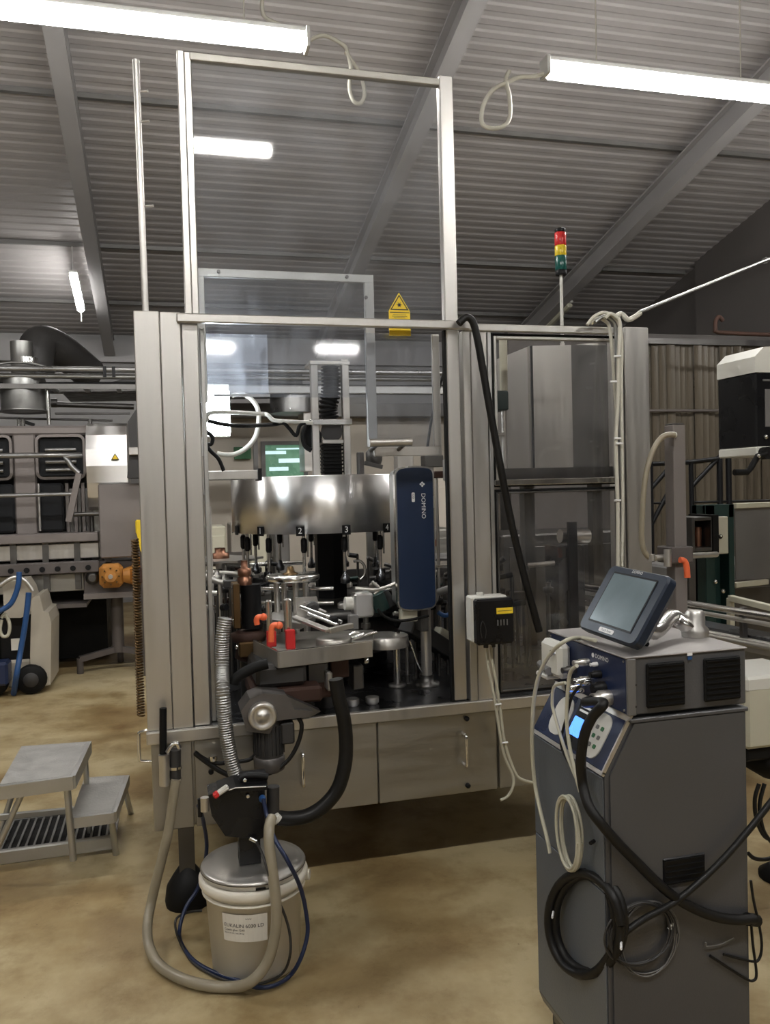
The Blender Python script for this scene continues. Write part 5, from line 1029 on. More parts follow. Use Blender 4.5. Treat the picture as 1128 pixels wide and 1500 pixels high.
g = G('rubber_hose'); g.tube([(1.169,3.36,2.097),(1.143,3.36,2.025),(1.129,3.36,1.968),(1.103,3.36,1.882),(1.082,3.36,1.768)], .006, n=8); tag(g.build('black_cable'), 'black cable slanting behind the raised door right of the sign', 'cable')
g = G('cable_white'); g.tube([(1.71,3.13,2.249),(1.742,3.13,2.284),(1.786,3.13,2.302),(1.824,3.13,2.292),(1.855,3.13,2.259),(1.869,3.13,2.186),(1.863,3.13,2.015),(1.861,3.13,1.788),(1.859,3.13,1.503),(1.85,3.13,1.245)], .007, n=8, sub=4); tag(g.build('bundled_cable'), 'pale cable of the right column bundle, arching highest over the corner', 'cable', 'cables down the right column')

# ------------------------------------------------------------------ laser controller cart
CX0, CX1, CY0, CY1 = 1.008, 1.407, 1.80, 2.20
CR = thing('laser_cart', 'tall grey wheeled laser cabinet with slanted blue operating panel at lower right', 'cabinet', (1.2, 2.0, 0))
g = G('cart_grey'); prof = [(CX0, .13), (CX0+.012, .10), (CX1, .10), (CX1, 1.018), (CX0+.072, 1.018), (CX0, .895)]
g.prism([(x, CY0+.002, z) for x, z in prof], (0, CY1-CY0-.004, 0)); g.build('body', CR)
g = G('cart_grey'); g.prism([(x, CY0, z) for x, z in ((CX0+.012, .14), (CX1-.008, .14), (CX1-.008, 1.012), (CX0+.080, 1.012), (CX0+.012, .892))], (0, -.004, 0)); sp_ = g.build('side_panel', CR)
g = G('cart_grey_lit'); g.box((CX0-.004, CY0+.006, .14), (CX0, CY1-.006, .60), .001); g.build('front_panel', CR)
g = G('cart_grey_lit'); g.box((CX0-.004, CY0+.006, .604), (CX0, CY1-.006, .885), .001); g.build('front_panel', CR)
g = G('cart_grey'); g.box((CX0+.07, CY0-.006, 1.014), (CX1+.004, CY1+.006, 1.024), .002); g.build('top_plate', CR)
q0 = (1.159,1.795,0.671); q1 = (1.278,1.795,0.603)
g = G('black_plastic'); g.box((q0[0], 1.792, q1[2]), (q1[0], 1.80, q0[2]), .003); vt = g.build('vent_slot', CR)
for k in range(5): g = G('rubber'); z = q1[2]+(q0[2]-q1[2])*(k+.5)/5; g.box((q0[0]+.006, 1.789, z-.0015), (q1[0]-.006, 1.792, z+.0015)); g.build('louvre', vt)
for (x, y) in ((CX0+.05, CY0+.05), (CX0+.05, CY1-.05), (CX1-.05, CY0+.05), (CX1-.05, CY1-.05)):
    g = G('rubber'); g.lathe([(.01, 0), (.04, 0), (.05, .006), (.05, .022), (.04, .028), (.01, .028)], (x-.014, y, .05), (1, 0, 0), 20); w = g.build('caster', CR)
    g = G('steel_dark'); g.box((x-.02, y-.02, .055), (x-.015, y+.02, .102)); g.box((x+.015, y-.02, .055), (x+.02, y+.02, .102)); g.build('caster_fork', w)
# slanted panel
org = Vector((CX0, (CY0+CY1)/2, .895)); up = Vector((.072, 0, .123)); SH = up.length
Tp = frame((0, -1, 0), up, org)
def on_panel(): g = G('navy'); g.T = Tp; return g
g = on_panel(); g.box((-.197, .004, .0), (.197, SH-.004, .006), .002); op = g.build('operating_panel', CR)
g = on_panel().use('steel'); g.box((-.200, -.006, .0), (.200, .004, .008)); g.box((-.200, SH-.004, 0), (.200, SH+.016, .006)); g.box((.194, 0, 0), (.200, SH, .009)); g.build('panel_trim', op)
def rr(g, m, w, h, r, cx, cy, z0, z1, skew=0): g.use(m); g.prism([(p[0]+skew*(p[1]-cy), p[1], z0) for p in rrect(w, h, r, 5, cx, cy)], (0, 0, z1-z0))
g = on_panel(); rr(g, 'white_plastic', .088, .108, .035, -.085, .074, .006, .009); g.build('left_white_field', op)
g = on_panel(); rr(g, 'white_plastic', .080, .118, .032, .110, .074, .006, .009); wf = g.build('right_white_field', op)
g = on_panel(); rr(g, 'black_box', .085, .12, .01, .018, .072, .006, .0085); g.build('display_surround', op)
g = on_panel(); rr(g, 'lcd_blue', .058, .050, .004, .010, .068, .0085, .0095); lab(g.build('display', op), 'glowing blue display')
for k in range(3):
    for j in range(2):
        g = on_panel(); rr(g, 'sign_green' if (k+j) % 2 else 'mid_grey', .013, .011, .004, .098+.024*j, .046+.024*k, .009, .0105); g.build('key', wf)
for k in range(2): g = on_panel(); rr(g, 'print_white', .06, .006, .002, .018, .112+.012*k, .0085, .0095); g.build('printed_bar', op)
g = on_panel(); rr(g, 'print_white', .05, .006, .002, .02, .02, .006, .0075); g.build('printed_bar', op)

# upper unit (supply box) standing on the cart
UX0, UX1, UY0, UY1, UZ0, UZ1 = 1.073, 1.409, 1.80, 2.22, 1.032, 1.176
UB2 = thing('laser_supply_unit', 'flat grey supply unit with two black vents standing on the cart', 'electronics', (1.24, 2.0, 1.025))
g = G('cart_grey'); g.box((UX0+.004, UY0, UZ0), (UX1, UY1, UZ1-.004), .003); g.build('case', UB2)
g = G('cart_top'); g.box((UX0-.006, UY0-.004, UZ1-.005), (UX1+.003, UY1, UZ1), .002); g.build('lid', UB2)
g = G('mid_grey'); g.box((UX0-.002, UY0-.005, UZ0), (UX0+.022, UY0+.004, UZ1-.005), .002); g.build('corner_strip', UB2)
for (a_, b_, lb) in (((1.123,1.795,1.156), (1.229,1.795,1.047), 'left black vent'), ((1.284,1.795,1.156), (1.389,1.795,1.048), 'right black vent')):
    g = G('rubber'); g.box((a_[0], 1.792, b_[2]), (b_[0], 1.801, a_[2]), .003); v = g.build('fan_vent', UB2)
    for k in range(8):
        z = b_[2]+(a_[2]-b_[2])*(k+.5)/8; g = G('black_plastic'); g.box((a_[0]+.004, 1.789, z-.0012), (b_[0]-.004, 1.792, z+.0012)); g.build('grille_bar', v)
g = G('print_white'); q = (1.245,1.795,1.171); g.box((q[0]-.007, 1.7955, q[2]-.004), (q[0]+.007, 1.797, q[2]+.003)); g.use('bright_blue_hose'); g.box((q[0]-.006, 1.7955, q[2]-.014), (q[0]+.006, 1.797, q[2]-.006)); g.build('small_sticker', UB2)
for q in [(1.094,1.798,1.107),(1.093,1.798,1.054)]: g = G('dark_grey'); g.cyl(q, (q[0], q[1]-.003, q[2]), .003, n=8); g.build('screw', UB2)
Tf = frame((0, -1, 0), (0, 0, 1), (UX0+.004, (UY0+UY1)/2, UZ0))
def fp_(m): g = G(m); g.T = Tf; return g
g = fp_('navy'); g.box((-.205, .002, 0), (.203, .136, .004), .001); fpan = g.build('front_plate', UB2)
g = fp_('print_white'); g.text('DOMINO', (.09, .118, .0046), (1, 0, 0), (0, 1, 0), .016); g.cyl((.045, .118, .004), (.045, .118, .0055), .006, n=10); lab(g.build('lettering', fpan), 'small white lettering DOMINO')
def conn(u, v, r, L_, m, nm='connector'):
    g = fp_(m); g.lathe([(r, 0), (r, L_*.6), (r*.75, L_*.65), (r*.75, L_)], (u, v, .004), (0, 0, 1), 14); return g.build(nm, fpan)
conn(-.10, .100, .012, .05, 'chrome'); conn(.02, .095, .010, .045, 'steel'); conn(.035, .050, .013, .055, 'chrome'); conn(-.055, .060, .011, .04, 'steel_dark')
conn(-.01, .022, .015, .05, 'chrome'); conn(.08, .075, .011, .03, 'black_plastic'); conn(.10, .045, .016, .035, 'black_plastic'); conn(.125, .025, .020, .050, 'steel'); conn(-.12, .045, .009, .03, 'steel'); conn(.065, .098, .006, .02, 'print_white')
g = fp_('white_plastic'); g.box((-.19, .03, .006), (-.07, .128, .045), .012); g.box((-.20, .018, .01), (-.13, .032, .055), .004); g.build('pale_plug_block', fpan)
g = fp_('mid_grey'); g.cyl((-.22, .045, .03), (-.12, .045, .05), .011, n=12); g.build('plug_handle', fpan)
for q in ((-.2, .128), (.195, .13), (.195, .01), (-.2, .01)): g = fp_('steel'); g.cyl((q[0], q[1], .004), (q[0], q[1], .006), .003, n=8); g.build('screw', fpan)

# touch screen
Tm = frame((.04, -1, -.03), (.54, .01, .84), (1.131, 1.918, 1.290))
TS = thing('touch_panel', 'dark blue touch screen terminal tilted back on the supply unit', 'screen', (1.15, 1.90, 1.18))
def tm(m): g = G(m); g.T = Tm; return g
W_, H_ = .262, .196
g = tm('shell_blue'); o1 = rrect(W_, H_, .018, 5); o2 = rrect(W_*.97, H_*.96, .018, 5); o3 = rrect(W_*.80, H_*.78, .02, 5); n = len(o1)
vs = [(p[0], p[1], 0) for p in o2]+[(p[0], p[1], -.006) for p in o1]+[(p[0], p[1], -.026) for p in o1]+[(p[0], p[1], -.052) for p in o3]
g.add(vs, [list(range(n))]+[(k*n+i, k*n+(i+1) % n, (k+1)*n+(i+1) % n, (k+1)*n+i) for k in range(3) for i in range(n)]+[list(range(3*n, 4*n))]); g.build('case', TS)
g = tm('black_plastic'); g.prism([(p[0], p[1]+.004, 0) for p in rrect(.196, .150, .004, 3)], (0, 0, .0012)); g.build('bezel', TS)
g = tm('screen_glass'); g.box((-.093, -.066, .0012), (.093, .074, .002)); g.build('screen', TS)
g = tm('print_white'); g.text('DOMINO', (.0, .0885, .0008), (1, 0, 0), (0, 1, 0), .011); lab(g.build('lettering', TS), 'tiny white lettering at the top of the case')
g = tm('print_white'); g.prism([(p[0], p[1]-.083, 0) for p in rrect(.066, .012, .004, 3)], (0, 0, .001)); g.use('navy'); g.text('Touch Panel', (0, -.083, .0014), (1, 0, 0), (0, 1, 0), .009); lab(g.build('name_strip', TS), 'small white name strip')
# monitor arm
MA = thing('monitor_arm', 'polished metal arm holding the touch screen from behind', 'arm', (1.28, 1.95, 1.176))
g = G('steel_bright'); s_ = Tm @ Vector((.02, -.02, -.05)); g.tube([s_, s_+Vector((.05, 0, -.035)), (1.32,1.98,1.233), (1.351,1.97,1.21), (1.383,1.97,1.195)], .020, n=14, sub=4); g.build('arm_tube', MA)
q = (1.383,1.97,1.195); g = G('steel'); g.lathe([(.034, 0), (.036, .01), (.036, .02), (.026, .03), (.026, .062), (.02, .07)], (q[0], q[1], 1.177), n=22); g.build('base_knuckle', MA)
g = G('black_plastic'); s2 = Tm @ Vector((0, -.05, -.05)); g.bar(s2, (s2[0]+.05, s2[1], 1.178), .05, .012, .003); g.build('foot_bracket', MA)

# cart cables: hang in front of the slanted panel and on the side
xf = .975
g = G('cable_cream'); g.tube([(1.072,1.95,1.191), *[(1.084,2.055,1.18),(1,1.97,1.193),(0.985,2.028,1.152),(0.975,2.08,1.088),(0.97,2.108,1.017),(0.97,2.125,0.937),(0.975,2.14,0.846),(0.98,2.137,0.759),(0.98,2.105,0.694),(0.98,2.07,0.641),(0.98,2.051,0.602)]], .0055, n=8, sub=5); tag(g.build('cream_cable'), 'cream cable looping from the touch screen down the left edge of the cart', 'cable')
g = G('cable_cream'); g.tube([(0.975,1.868,1.149),(0.975,1.902,1.126),(0.975,1.918,1.079),(0.975,1.929,1.006),(0.975,1.917,0.94),(0.975,1.89,0.878),(0.975,1.863,0.836)], .005, n=8, sub=5); tag(g.build('cream_cable'), 'cream cable hanging straight over the display of the cart', 'cable')
g = G('cable_cream'); g.tube([(0.978,1.938,1.091),(0.978,2.001,1.067),(0.978,2.015,1.02),(0.978,2.004,0.995),(0.978,1.968,0.942),(0.978,1.932,0.9),(0.978,1.896,0.867),(0.978,1.868,0.851)], .0045, n=8, sub=5); tag(g.build('cream_cable'), 'cream cable from the left plug crossing the left white field', 'cable')
g = G('rubber_hose'); g.tube([(0.985,1.865,1.102),(0.985,1.916,1.061),(0.985,1.948,1),(0.985,1.983,0.919),(0.985,1.924,0.875),(0.985,1.875,0.848),(0.985,1.841,0.834)], .004, n=8, sub=5); tag(g.build('thin_dark_cable'), 'thin dark cable crossing the slanted panel of the cart', 'cable')
def coil(name, label, cat, c, a, b, r, n, m, u, v, spread=.006, seed=1, group=None):
    """n loops of cable; u, v: half axes directions"""
    rn = random.Random(seed); c = Vector(c); u = Vector(u); v = Vector(v); w = u.cross(v).normalized(); pts = []
    for k in range(n*14+1):
        t = 2*PI*k/14; j = k/14.0; e = 1+.10*math.sin(j*2.3+seed)
        pts.append(c+u*a*e*math.cos(t)+v*b*(1+.04*math.sin(j*3.1))*math.sin(t)+w*(spread*math.sin(j*1.9+1)))
    g = G(m); g.tube(pts, r, n=8, sub=3); return tag(g.build(name), label, cat)
q = (0.978,1.932,0.705)
coil('coiled_cream_cable', 'coil of cream cable hanging on the front of the cart', 'cable', q, .056, .092, .0038, 6, 'cable_cream', (0, -1, 0), (0, 0, 1), .008, 1)
g = G('rubber_hose'); g.tube([(1.03, 1.885, 1.057), (1.005, 1.885, 1.050), (0.985,1.759,1.082), (0.97,1.785,1.044), (0.955,1.796,1.002), (0.955,1.818,0.937), (0.965,1.833,0.873), (0.963,1.8,0.826), *[(0.981,1.775,0.79),(1.025,1.775,0.737),(1.079,1.775,0.679),(1.134,1.775,0.621),(1.199,1.775,0.566),(1.276,1.775,0.523),(1.344,1.775,0.5),(1.404,1.775,0.492)]], .0125, n=12, sub=5); tag(g.build('thick_black_cable'), 'thick black cable falling from the supply unit and crossing the cart side', 'cable')
A_ = Vector((0.972,2.047,0.415)); B_ = Vector((1.026,1.765,0.548)); mid = (A_+B_)/2; ud = (B_-A_); al = ud.length/2
coil('coiled_black_cable', 'heavy coil of black cable hanging at the front corner of the cart', 'cable', mid+Vector((0, 0, -.002)), al*.95, .128, .0115, 3, 'rubber_hose', ud.normalized(), (0, 0, 1), .010, 2)
g = G('rubber_hose'); g.tube([(1.017,1.77,0.503),(1.036,1.77,0.52),(1.092,1.77,0.546),(1.167,1.77,0.57),(1.235,1.77,0.607),(1.313,1.77,0.66),(1.384,1.77,0.72),(1.445,1.77,0.777),(1.496,1.77,0.823)], .0085, n=10, sub=5); tag(g.build('black_cable'), 'black cable rising right across the cart side from the black coil', 'cable')
for q, wh in (((0.958,2.004,0.46), 'left'), ((1.011,1.75,0.503), 'right')): g = G('print_white'); g.cyl((q[0]-.005, q[1]-.014, q[2]), (q[0]+.012, q[1]+.014, q[2]), .003, n=6); tag(g.build('cable_tie'), 'white cable tie on the '+wh+' side of the black coil', 'cable tie', 'ties on the black coil')
coil('coiled_grey_cable', 'thin grey cable coiled on the lower side of the cart', 'cable', (1.087,1.785,0.501), .088, .075, .0026, 5, 'dark_grey', (1, 0, 0), (0, 0, 1), .003, 4)
coil('coiled_clear_tube', 'thin pale tube coiled behind the grey coil on the cart side', 'cable', (1.113,1.79,0.482), .080, .090, .0018, 3, 'mid_grey', (1, 0, 0), (0, 0, 1), .002, 9)
q = (1.176,1.785,0.507); g = G('white_plastic'); g.cyl((q[0]-.012, q[1], q[2]-.006), (q[0]+.004, q[1], q[2]+.008), .003, n=6); g.cyl((q[0]-.002, q[1], q[2]-.01), (q[0]+.002, q[1], q[2]+.01), .003, n=6); tag(g.build('clear_tie'), 'pale tie on the thin coil at the cart side', 'cable tie')
g = G('mid_grey'); q = (1.275,1.79,0.438); g.cyl((q[0]-.002, q[1], q[2]+.008), (q[0]-.002, q[1], q[2]-.002), .0025, n=6); g.tube([(q[0], q[1], q[2]-.003), (q[0]+.04, q[1], q[2]-.004), (q[0]+.08, q[1], q[2]+.006)], .0015, n=5); tag(g.build('small_wire'), 'short pale wire clipped low on the cart side', 'cable')
g = G('rubber_hose'); g.tube([(1.407,1.79,0.583),(1.415,1.79,0.529),(1.43,1.79,0.465),(1.437,1.79,0.411),(1.428,1.79,0.377),(1.404,1.79,0.376),(1.324,1.79,0.407)], .0035, n=8); g.tube([(1.406,1.79,0.478),(1.411,1.79,0.415),(1.42,1.79,0.343),(1.411,1.79,0.325),(1.383,1.79,0.337),(1.285,1.79,0.41)], .0035, n=8); tag(g.build('dark_cables'), 'two dark cable loops sticking out at the right edge of the cart', 'cable')
g = G('rubber'); g.cyl((1.388,1.78,0.492), (1.43,1.8,0.472), .016, n=12); tag(g.build('cable_gland'), 'black cable gland at the right rear edge of the cart', 'cable gland')
for q, wh in zip([(1,1.849,0.79),(1,1.845,0.717)], ('upper', 'lower')): g = G('black_plastic'); g.cyl((q[0], q[1], q[2]), (q[0]-.015, q[1]-.01, q[2]), .005, n=8); tag(g.build('black_clip'), wh+' small black clip at the front corner edge of the cart', 'clip', 'clips on the cart corner')

# ------------------------------------------------------------------ right hand side
PO = thing('guide_post', 'grey square post with orange lever right of the machine', 'post', (1.93, 2.8, 0))
a_ = (1.85,2.75,1.809); b_ = (1.893,2.75,1.146)
g = G('pink_steel'); g.box((a_[0], 2.75, 0), (a_[0]+.052, 2.81, a_[2]), .003); g.build('post', PO)
g = G('steel_dark'); g.box((a_[0]+.002, 2.753, a_[2]), (a_[0]+.05, 2.807, a_[2]+.006), .002); g.build('post_cap', PO)
g = G('pink_dark'); g.box((1.822,2.73,1.352), ((1.915,2.73,1.296)[0], 2.83, (1.914,2.73,1.291)[2]), .004); g.build('clamp', PO)
g = G('steel'); g.cyl((1.718,2.72,1.317), (2.067,2.8,1.31), .011, n=12); g.build('cross_rod', PO)
g = G('steel'); g.cyl((1.792,2.71,1.347), (1.791,2.71,1.284), .014, n=12); g.build('clamp_pin', PO)
g = G('steel'); g.cyl((1.726,2.71,1.332), (1.726,2.71,1.307), .012, n=10); g.build('clamp_pin', PO)
g = G('orange'); g.tube([(1.836,2.7,1.307),(1.856,2.7,1.301),(1.864,2.7,1.276),(1.866,2.7,1.24)], .0115, n=8, sub=3); lab(g.build('lever', PO), 'orange clamping lever')
g = G('white_plastic'); g.cyl((1.825,2.74,1.77), (1.854,2.74,1.77), .010, n=10); g.build('gland', PO)
g = G('hose_beige'); g.tube([(1.835,2.72,1.769),(1.795,2.72,1.767),(1.76,2.72,1.737),(1.728,2.72,1.675),(1.706,2.72,1.588),(1.696,2.72,1.488),(1.691,2.72,1.401),(1.699,2.72,1.348),(1.721,2.72,1.321),(1.746,2.72,1.315)], .0105, n=10, sub=5); tag(g.build('grey_hose'), 'beige-grey hose arching from the top of the grey guide post', 'hose')

CV = thing('bottle_conveyor', 'bottle conveyor with bright twin guide tubes behind the cart', 'conveyor', (2.25, 3.4, 0))
rp0 = Vector((2.084,4.171,1.06)); rp1 = Vector((2.276,2.763,1.06)); dv = (rp1-rp0).normalized(); nv = Vector((dv.y, -dv.x, 0))
rp1 = rp1+dv*1.6
for (dz, off, m, r) in ((0, 0, 'steel_bright', .014), (-.035, .01, 'steel', .010), (-.12, -.02, 'steel', .012)):
    g = G(m); g.cyl(rp0+Vector((0, 0, dz))-nv*off, rp1+Vector((0, 0, dz))-nv*off, r, n=12); g.build('guide_tube', CV)
for k in range(6):
    p = rp0+(rp1-rp0)*((k+.5)/6)-nv*.03; g = G('steel_dark'); g.box((p.x-.012, p.y-.012, .93), (p.x+.012, p.y+.012, 1.075), .002); g.build('tube_bracket', CV)
g = G('steel_flat'); c0_ = rp0+nv*0; g.bar((rp0.x+.10, rp0.y, .905), (rp1.x+.10, rp1.y, .905), .20, .09, .004); g.build('conveyor_bed', CV)
g = G('table_steel'); g.bar((rp0.x+.10, rp0.y, .955), (rp1.x+.10, rp1.y, .955), .12, .012); g.build('chain', CV)
g = G('steel'); g.bar((rp0.x-.01, rp0.y, .93), (rp1.x-.01, rp1.y, .93), .008, .05, .002); g.build('side_strip', CV)
for p in (rp0.lerp(rp1, .25), rp0.lerp(rp1, .85)): g = G('steel_dark'); g.cyl((p.x+.10, p.y, 0), (p.x+.10, p.y, .87), .03, n=12); g.build('leg', CV)
GB = thing('gear_box', 'cream gear box hanging beneath the conveyor right of the cart', 'gear box', (2.05, 2.45, .55))
a_ = (1.924,2.45,0.922); b_ = (2.073,2.45,0.67)
g = G('cream'); g.box((a_[0]-.02, 2.43, b_[2]), (b_[0]+.1, 2.68, a_[2]-.02), .012); g.build('housing', GB)
g = G('white_plastic'); g.box((a_[0]-.022, 2.428, a_[2]-.055), (b_[0]+.102, 2.682, a_[2]+.0), .01); g.build('lid', GB)
g = G('rubber'); g.box((a_[0]-.01, 2.45, b_[2]-.05), (b_[0]+.09, 2.66, b_[2]), .01); g.lathe([(.03, -.02), (.11, .03), (.12, .08), (.10, .09)], (b_[0]+.02, 2.55, b_[2]-.13), n=22); g.build('motor', GB)
g = G('rubber_hose'); g.tube([(1.965,2.45,0.542),(1.947,2.45,0.492),(1.952,2.45,0.42),(1.984,2.45,0.355),(2.034,2.45,0.332)], .007); g.tube([(1.987,2.45,0.54),(1.966,2.45,0.466),(1.979,2.45,0.38),(2.017,2.45,0.324)], .007); g.tube([(1.917,2.45,0.305),(1.941,2.45,0.284),(1.983,2.45,0.274),(2.039,2.45,0.278)], .007); tag(g.build('black_cables'), 'black cables hanging below the cream gear box', 'cable')
CL_ = thing('conveyor_leg', 'grey conveyor support column under the gear box', 'leg', (2.3, 2.75, 0))
g = G('steel_dark'); g.cyl((2.35, 2.8, 0), (2.35, 2.8, .9), .04, n=14); g.build('tube', CL_); g = G('rubber'); g.lathe([(.09, 0), (.09, .02), (.05, .05)], (2.35, 2.8, 0), n=18); g.build('foot', CL_)

DG_ = thing('green_column', 'dark green channel column with a white cover plate behind the conveyor', 'column', (2.9, 4.0, 0))
a_ = (2.884,4,1.46); b_ = (3.068,4,1.455)
g = G('dark_green'); g.box((a_[0], 4.0, 0), (a_[0]+.06, 4.12, a_[2]), .003); g.box((b_[0]-.035, 4.0, 0), (b_[0], 4.12, a_[2]), .003); g.box((a_[0], 4.08, 0), (b_[0], 4.12, a_[2])); g.box((a_[0], 4.0, a_[2]-.07), (b_[0], 4.02, a_[2])); g.build('channel', DG_)
g = G('cream'); p = (2.923,3.96,1.396); q = (2.993,3.96,1.191); g.box((p[0], 3.95, q[2]), (q[0], 3.99, p[2]), .004); wp = g.build('cover_plate', DG_)
for q_ in [(2.932,3.94,1.288)]: g = G('black_plastic'); g.lathe([(.012, 0), (.012, .006)], q_, (0, -1, 0), 12); g.use('steel_bright'); g.sphere((q_[0]-.003, q_[1]-.01, q_[2]+.003), .006, 8); g.build('screw', wp)
for q_ in [(2.935,3.99,1.036),(2.982,3.99,0.981)]: g = G('steel_bright'); g.sphere(q_, .014, 8); g.build('bolt', DG_)
RB = thing('roll_box', 'dark open box with rust-red rolls beside the green column', 'box', (2.724,3.8,1.289))
p = (2.645,3.8,1.406); q = (2.798,3.8,1.229)
g = G('steel_dark'); rectframe(g, p[0], q[0]-.02, q[2], p[2], .018, 3.78, 3.98, .002); g.box((p[0], 3.96, q[2]), (q[0], 3.98, p[2])); g.build('frame', RB)
g = G('rubber'); g.box((q[0]-.035, 3.77, q[2]-.01), (q[0], 3.98, p[2]+.01)); g.build('side_plate', RB)
for k in range(2): g = G('copper'); x = p[0]+.045+.045*k; g.cyl((x, 3.86, q[2]+.02), (x, 3.86, p[2]-.055), .020, n=14); lab(g.build('roll', RB), 'rust-red roll')
g = G('steel_dark'); g.box((p[0]+.02, 3.84, 0), (p[0]+.06, 3.88, q[2])); g.build('stand', RB)
# black stair frame
SF = thing('stair_railing', 'black tubular stair railing in front of the strip curtain', 'railing', (3.6, 5.5, 0))
def bar2(pts, r=.018): g = G('black_plastic'); g.tube(pts, r, n=8, straight=True); g.build('rail_bar', SF)
Q = [(3.516,5.5,1.726),(3.847,5.5,1.735),(4.122,5.5,1.782),(4.5,5.5,1.787)]
bar2([Q[0], Q[1]]); bar2([Q[1], (4.085,5.5,1.757)]); bar2([(4.11,5.5,1.783), (Q[3][0]+.3, Q[3][1], Q[3][2])], .024); bar2([(4.11,5.5,1.783),(3.856,5.5,1.555)]); bar2([(3.847,5.5,1.73),(3.851,5.5,1.308)]); 
bar2([(4.097,5.5,1.778), ((4.097,5.5,1.778)[0], 5.5, 0)], .022); bar2([(4.176,5.5,1.776), ((4.176,5.5,1.776)[0], 5.5, 0)], .022)
bar2([(3.689,5.5,1.723),(3.483,5.5,1.524)]); bar2([(3.68,5.5,1.56),(3.496,5.5,1.27)]); bar2([(3.842,5.5,1.432),(4.545,5.5,1.427)], .010); bar2([(3.493,5.5,1.438),(3.683,5.5,1.432)], .008); bar2([(3.504,5.5,1.726), ((3.504,5.5,1.726)[0], 5.5, 0)])
# long rail frames (cream bars)
CF = thing('guard_rail', 'cream painted guard rail with grey panels behind the conveyor', 'frame', (3.3, 4.2, 0))
def cbar(p, q, w=.03): g = G('cream'); g.bar(p, q, w, w, .003); g.build('frame_bar', CF)
cbar((3.187,4.15,1.445), ((3.429,4.15,1.446)[0]+.5, 4.15, (3.429,4.15,1.446)[2])); cbar((3.141,4.1,0.994), (3.362,4.1,1.002)); cbar((2.809,3.7,0.988), (2.764,3.3,0.984)); cbar((2.809,3.7,0.988), ((2.809,3.7,0.988)[0], 3.7, 0)); cbar(((3.438,4.15,1.442)[0]+.3, 4.15, 0), ((3.438,4.15,1.442)[0]+.3, 4.15, (3.438,4.15,1.442)[2]))
g = G('mid_grey'); g.box(((3.199,4.16,1.429)[0], 4.16, (3.192,4.16,1.013)[2]), ((3.437,4.16,1.421)[0]+.5, 4.17, (3.199,4.16,1.429)[2])); g.build('grey_panel', CF)
g = G('steel_dark'); g.box(((3.192,4.16,0.965)[0], 4.16, .1), ((3.437,4.16,1.421)[0]+.5, 4.17, (3.192,4.16,0.965)[2])); g.build('dark_panel', CF)
# drive head at the right edge
DH = thing('drive_head', 'cream and black drive head with crank handle at the right edge', 'machine head', (2.485,3,1.889))
p = (2.414,3,2.117); q = (2.557,3,1.692)
g = G('white_plastic'); g.prism([(p[0], 3.0, (2.413,3,2.045)[2]), (p[0], 3.0, (2.414,3,2.111)[2]), (p[0]+.045, 3.0, (2.462,3,2.152)[2]), (p[0]+.20, 3.0, (2.462,3,2.163)[2]), (p[0]+.20, 3.0, (2.413,3,2.045)[2])], (0, .25, 0)); g.build('top_cover', DH)
g = G('black_box'); g.box((p[0]+.002, 3.0, (2.415,3,1.731)[2]), (p[0]+.198, 3.25, (2.413,3,2.045)[2]), .006); g.build('black_body', DH)
g = G('white_plastic'); g.box((p[0], 2.995, (2.414,3,1.694)[2]), (p[0]+.20, 3.25, (2.415,3,1.734)[2]), .006); g.build('lower_cover', DH)
g = G('mid_grey'); g.box((p[0]+.035, 2.995, (2.46,3,2.012)[2]-.004), (p[0]+.1, 3.0, (2.46,3,2.012)[2]+.004)); g.box((p[0]+.045, 2.997, (2.457,3,1.817)[2]), (p[0]+.1, 3.0, (2.459,3,1.974)[2])); g.build('face_plate', DH)
g = G('steel_bright'); g.sphere((p[0]+.045, 2.995, (2.463,3,1.774)[2]), .010, 8); g.build('bolt', DH)
g = G('rubber'); g.tube([(2.421,2.95,1.703), (2.381,2.95,1.692), (2.347,2.95,1.645), (2.311,2.93,1.626), (2.252,2.93,1.627)], .013, n=10, straight=True); g.lathe([(.026, 0), (.026, .03)], (2.424,2.97,1.704), (0, -1, 0), 14); g.build('crank_handle', DH)
g = G('steel_bright'); g.sphere((2.371,2.93,1.692), .009, 8); g.build('crank_bolt', DH)
g = G('steel_dark'); g.box((p[0]+.26, 3.10, 0), (p[0]+.32, 3.16, (2.413,3,2.045)[2])); g.box((p[0]+.19, 3.10, (2.415,3,1.774)[2]), (p[0]+.27, 3.16, (2.417,3,1.86)[2])); g.build('stand', DH)
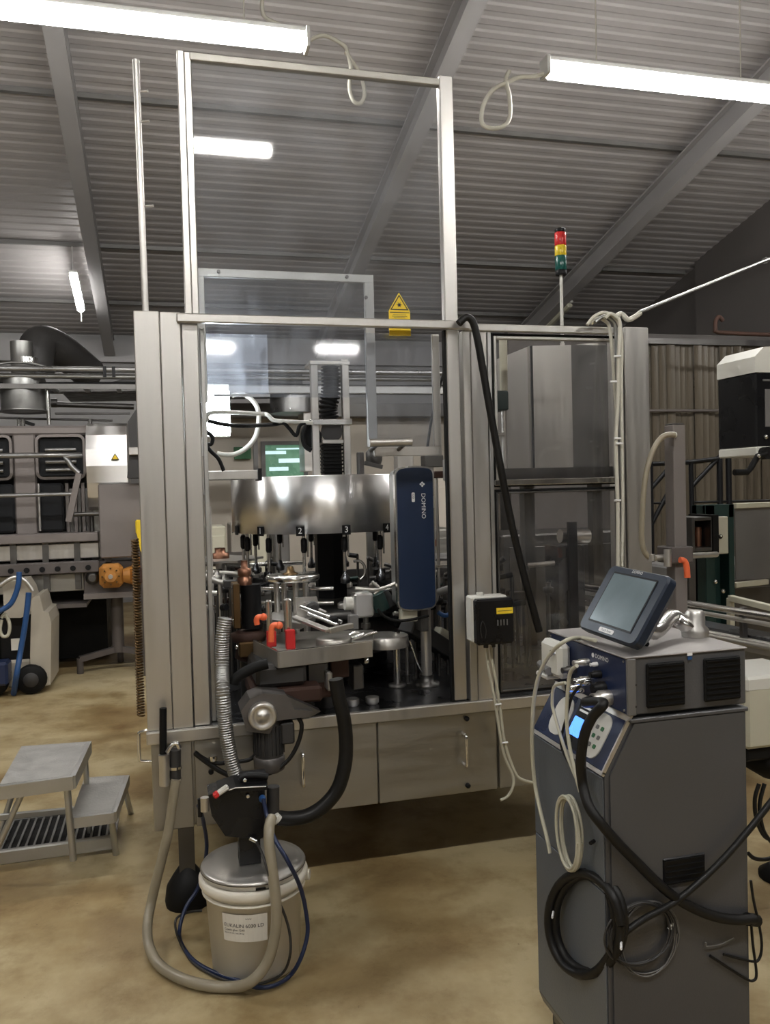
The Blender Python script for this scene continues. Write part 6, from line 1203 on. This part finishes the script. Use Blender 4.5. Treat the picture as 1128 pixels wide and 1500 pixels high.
# strip curtain
SC = thing('strip_curtain', 'brownish translucent strip curtain hanging at the right rear', 'curtain', (5.2, 8.5, 0))
xa = (5.014,8,3.065)[0]; zt = (6.033,8,3.084)[2]; zl = (6.021,8,2.355)[2]; n_ = 44
for k in range(n_):
    x = xa+.085*k; rn = random.Random(k)
    g = G('strip'); dy = .012*(k % 2)+.02*math.sin(k*1.3); z0 = .05
    P_ = [(x-.05+.02*j, 8.0+dy+.010*math.sin(PI*j/5)) for j in range(6)]
    g.add([(a, b, z0) for a, b in P_]+[(a, b, zt) for a, b in P_], [(j, j+1, 7+j, 6+j) for j in range(5)]); g.build('strip', SC)
g = G('steel_dark'); g.box((xa-.1, 7.97, zt-.01), (xa+.085*n_, 8.05, zt+.05)); g.build('curtain_rail', SC)
g = G('pink_dark'); g.cyl((xa-.1, 7.96, zl), (xa+.085*n_, 7.96, zl), .015, n=8); g.build('cross_tube', SC)
g = G('rust'); g.tube([(5.47,7.4,3.115), (5.518,7.4,3.096), (5.827,7.4,3.089), (6.325,7.4,3.085)], .022, straight=True); g.tube([(5.486,7.4,3.102),(5.488,7.4,3.199),(5.529,7.4,3.255),(5.577,7.4,3.215)], .022); tag(g.build('rusty_pipe'), 'rusty pipe bracket on the dark wall above the strip curtain', 'pipe')
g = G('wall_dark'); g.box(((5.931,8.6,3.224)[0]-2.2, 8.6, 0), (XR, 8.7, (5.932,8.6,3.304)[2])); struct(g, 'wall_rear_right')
# dark machinery in the right background, low
for k, (x0, y0_, w, d, h, m, lb) in enumerate(((3.4, 5.0, .9, .6, 1.0, 'mid_grey', 'dim grey machine body behind the cream frame'), (2.6, 6.2, 1.1, .7, 1.2, 'steel_dark', 'dark machine body far behind the right column'))):
    t = thing('machine_body', lb, 'machine', (x0+w/2, y0_, 0)); g = G(m); g.box((x0, y0_, .12), (x0+w, y0_+d, h), .015); g.build('housing', t)
    g = G('steel_dark'); g.box((x0+.06, y0_-.012, .2), (x0+w-.06, y0_, h-.1), .004); g.build('door', t)
    for (a, b) in ((.05, .05), (w-.05, .05), (.05, d-.05), (w-.05, d-.05)): g = G('rubber'); g.cyl((x0+a, y0_+b, 0), (x0+a, y0_+b, .12), .03, n=10); g.build('foot', t)
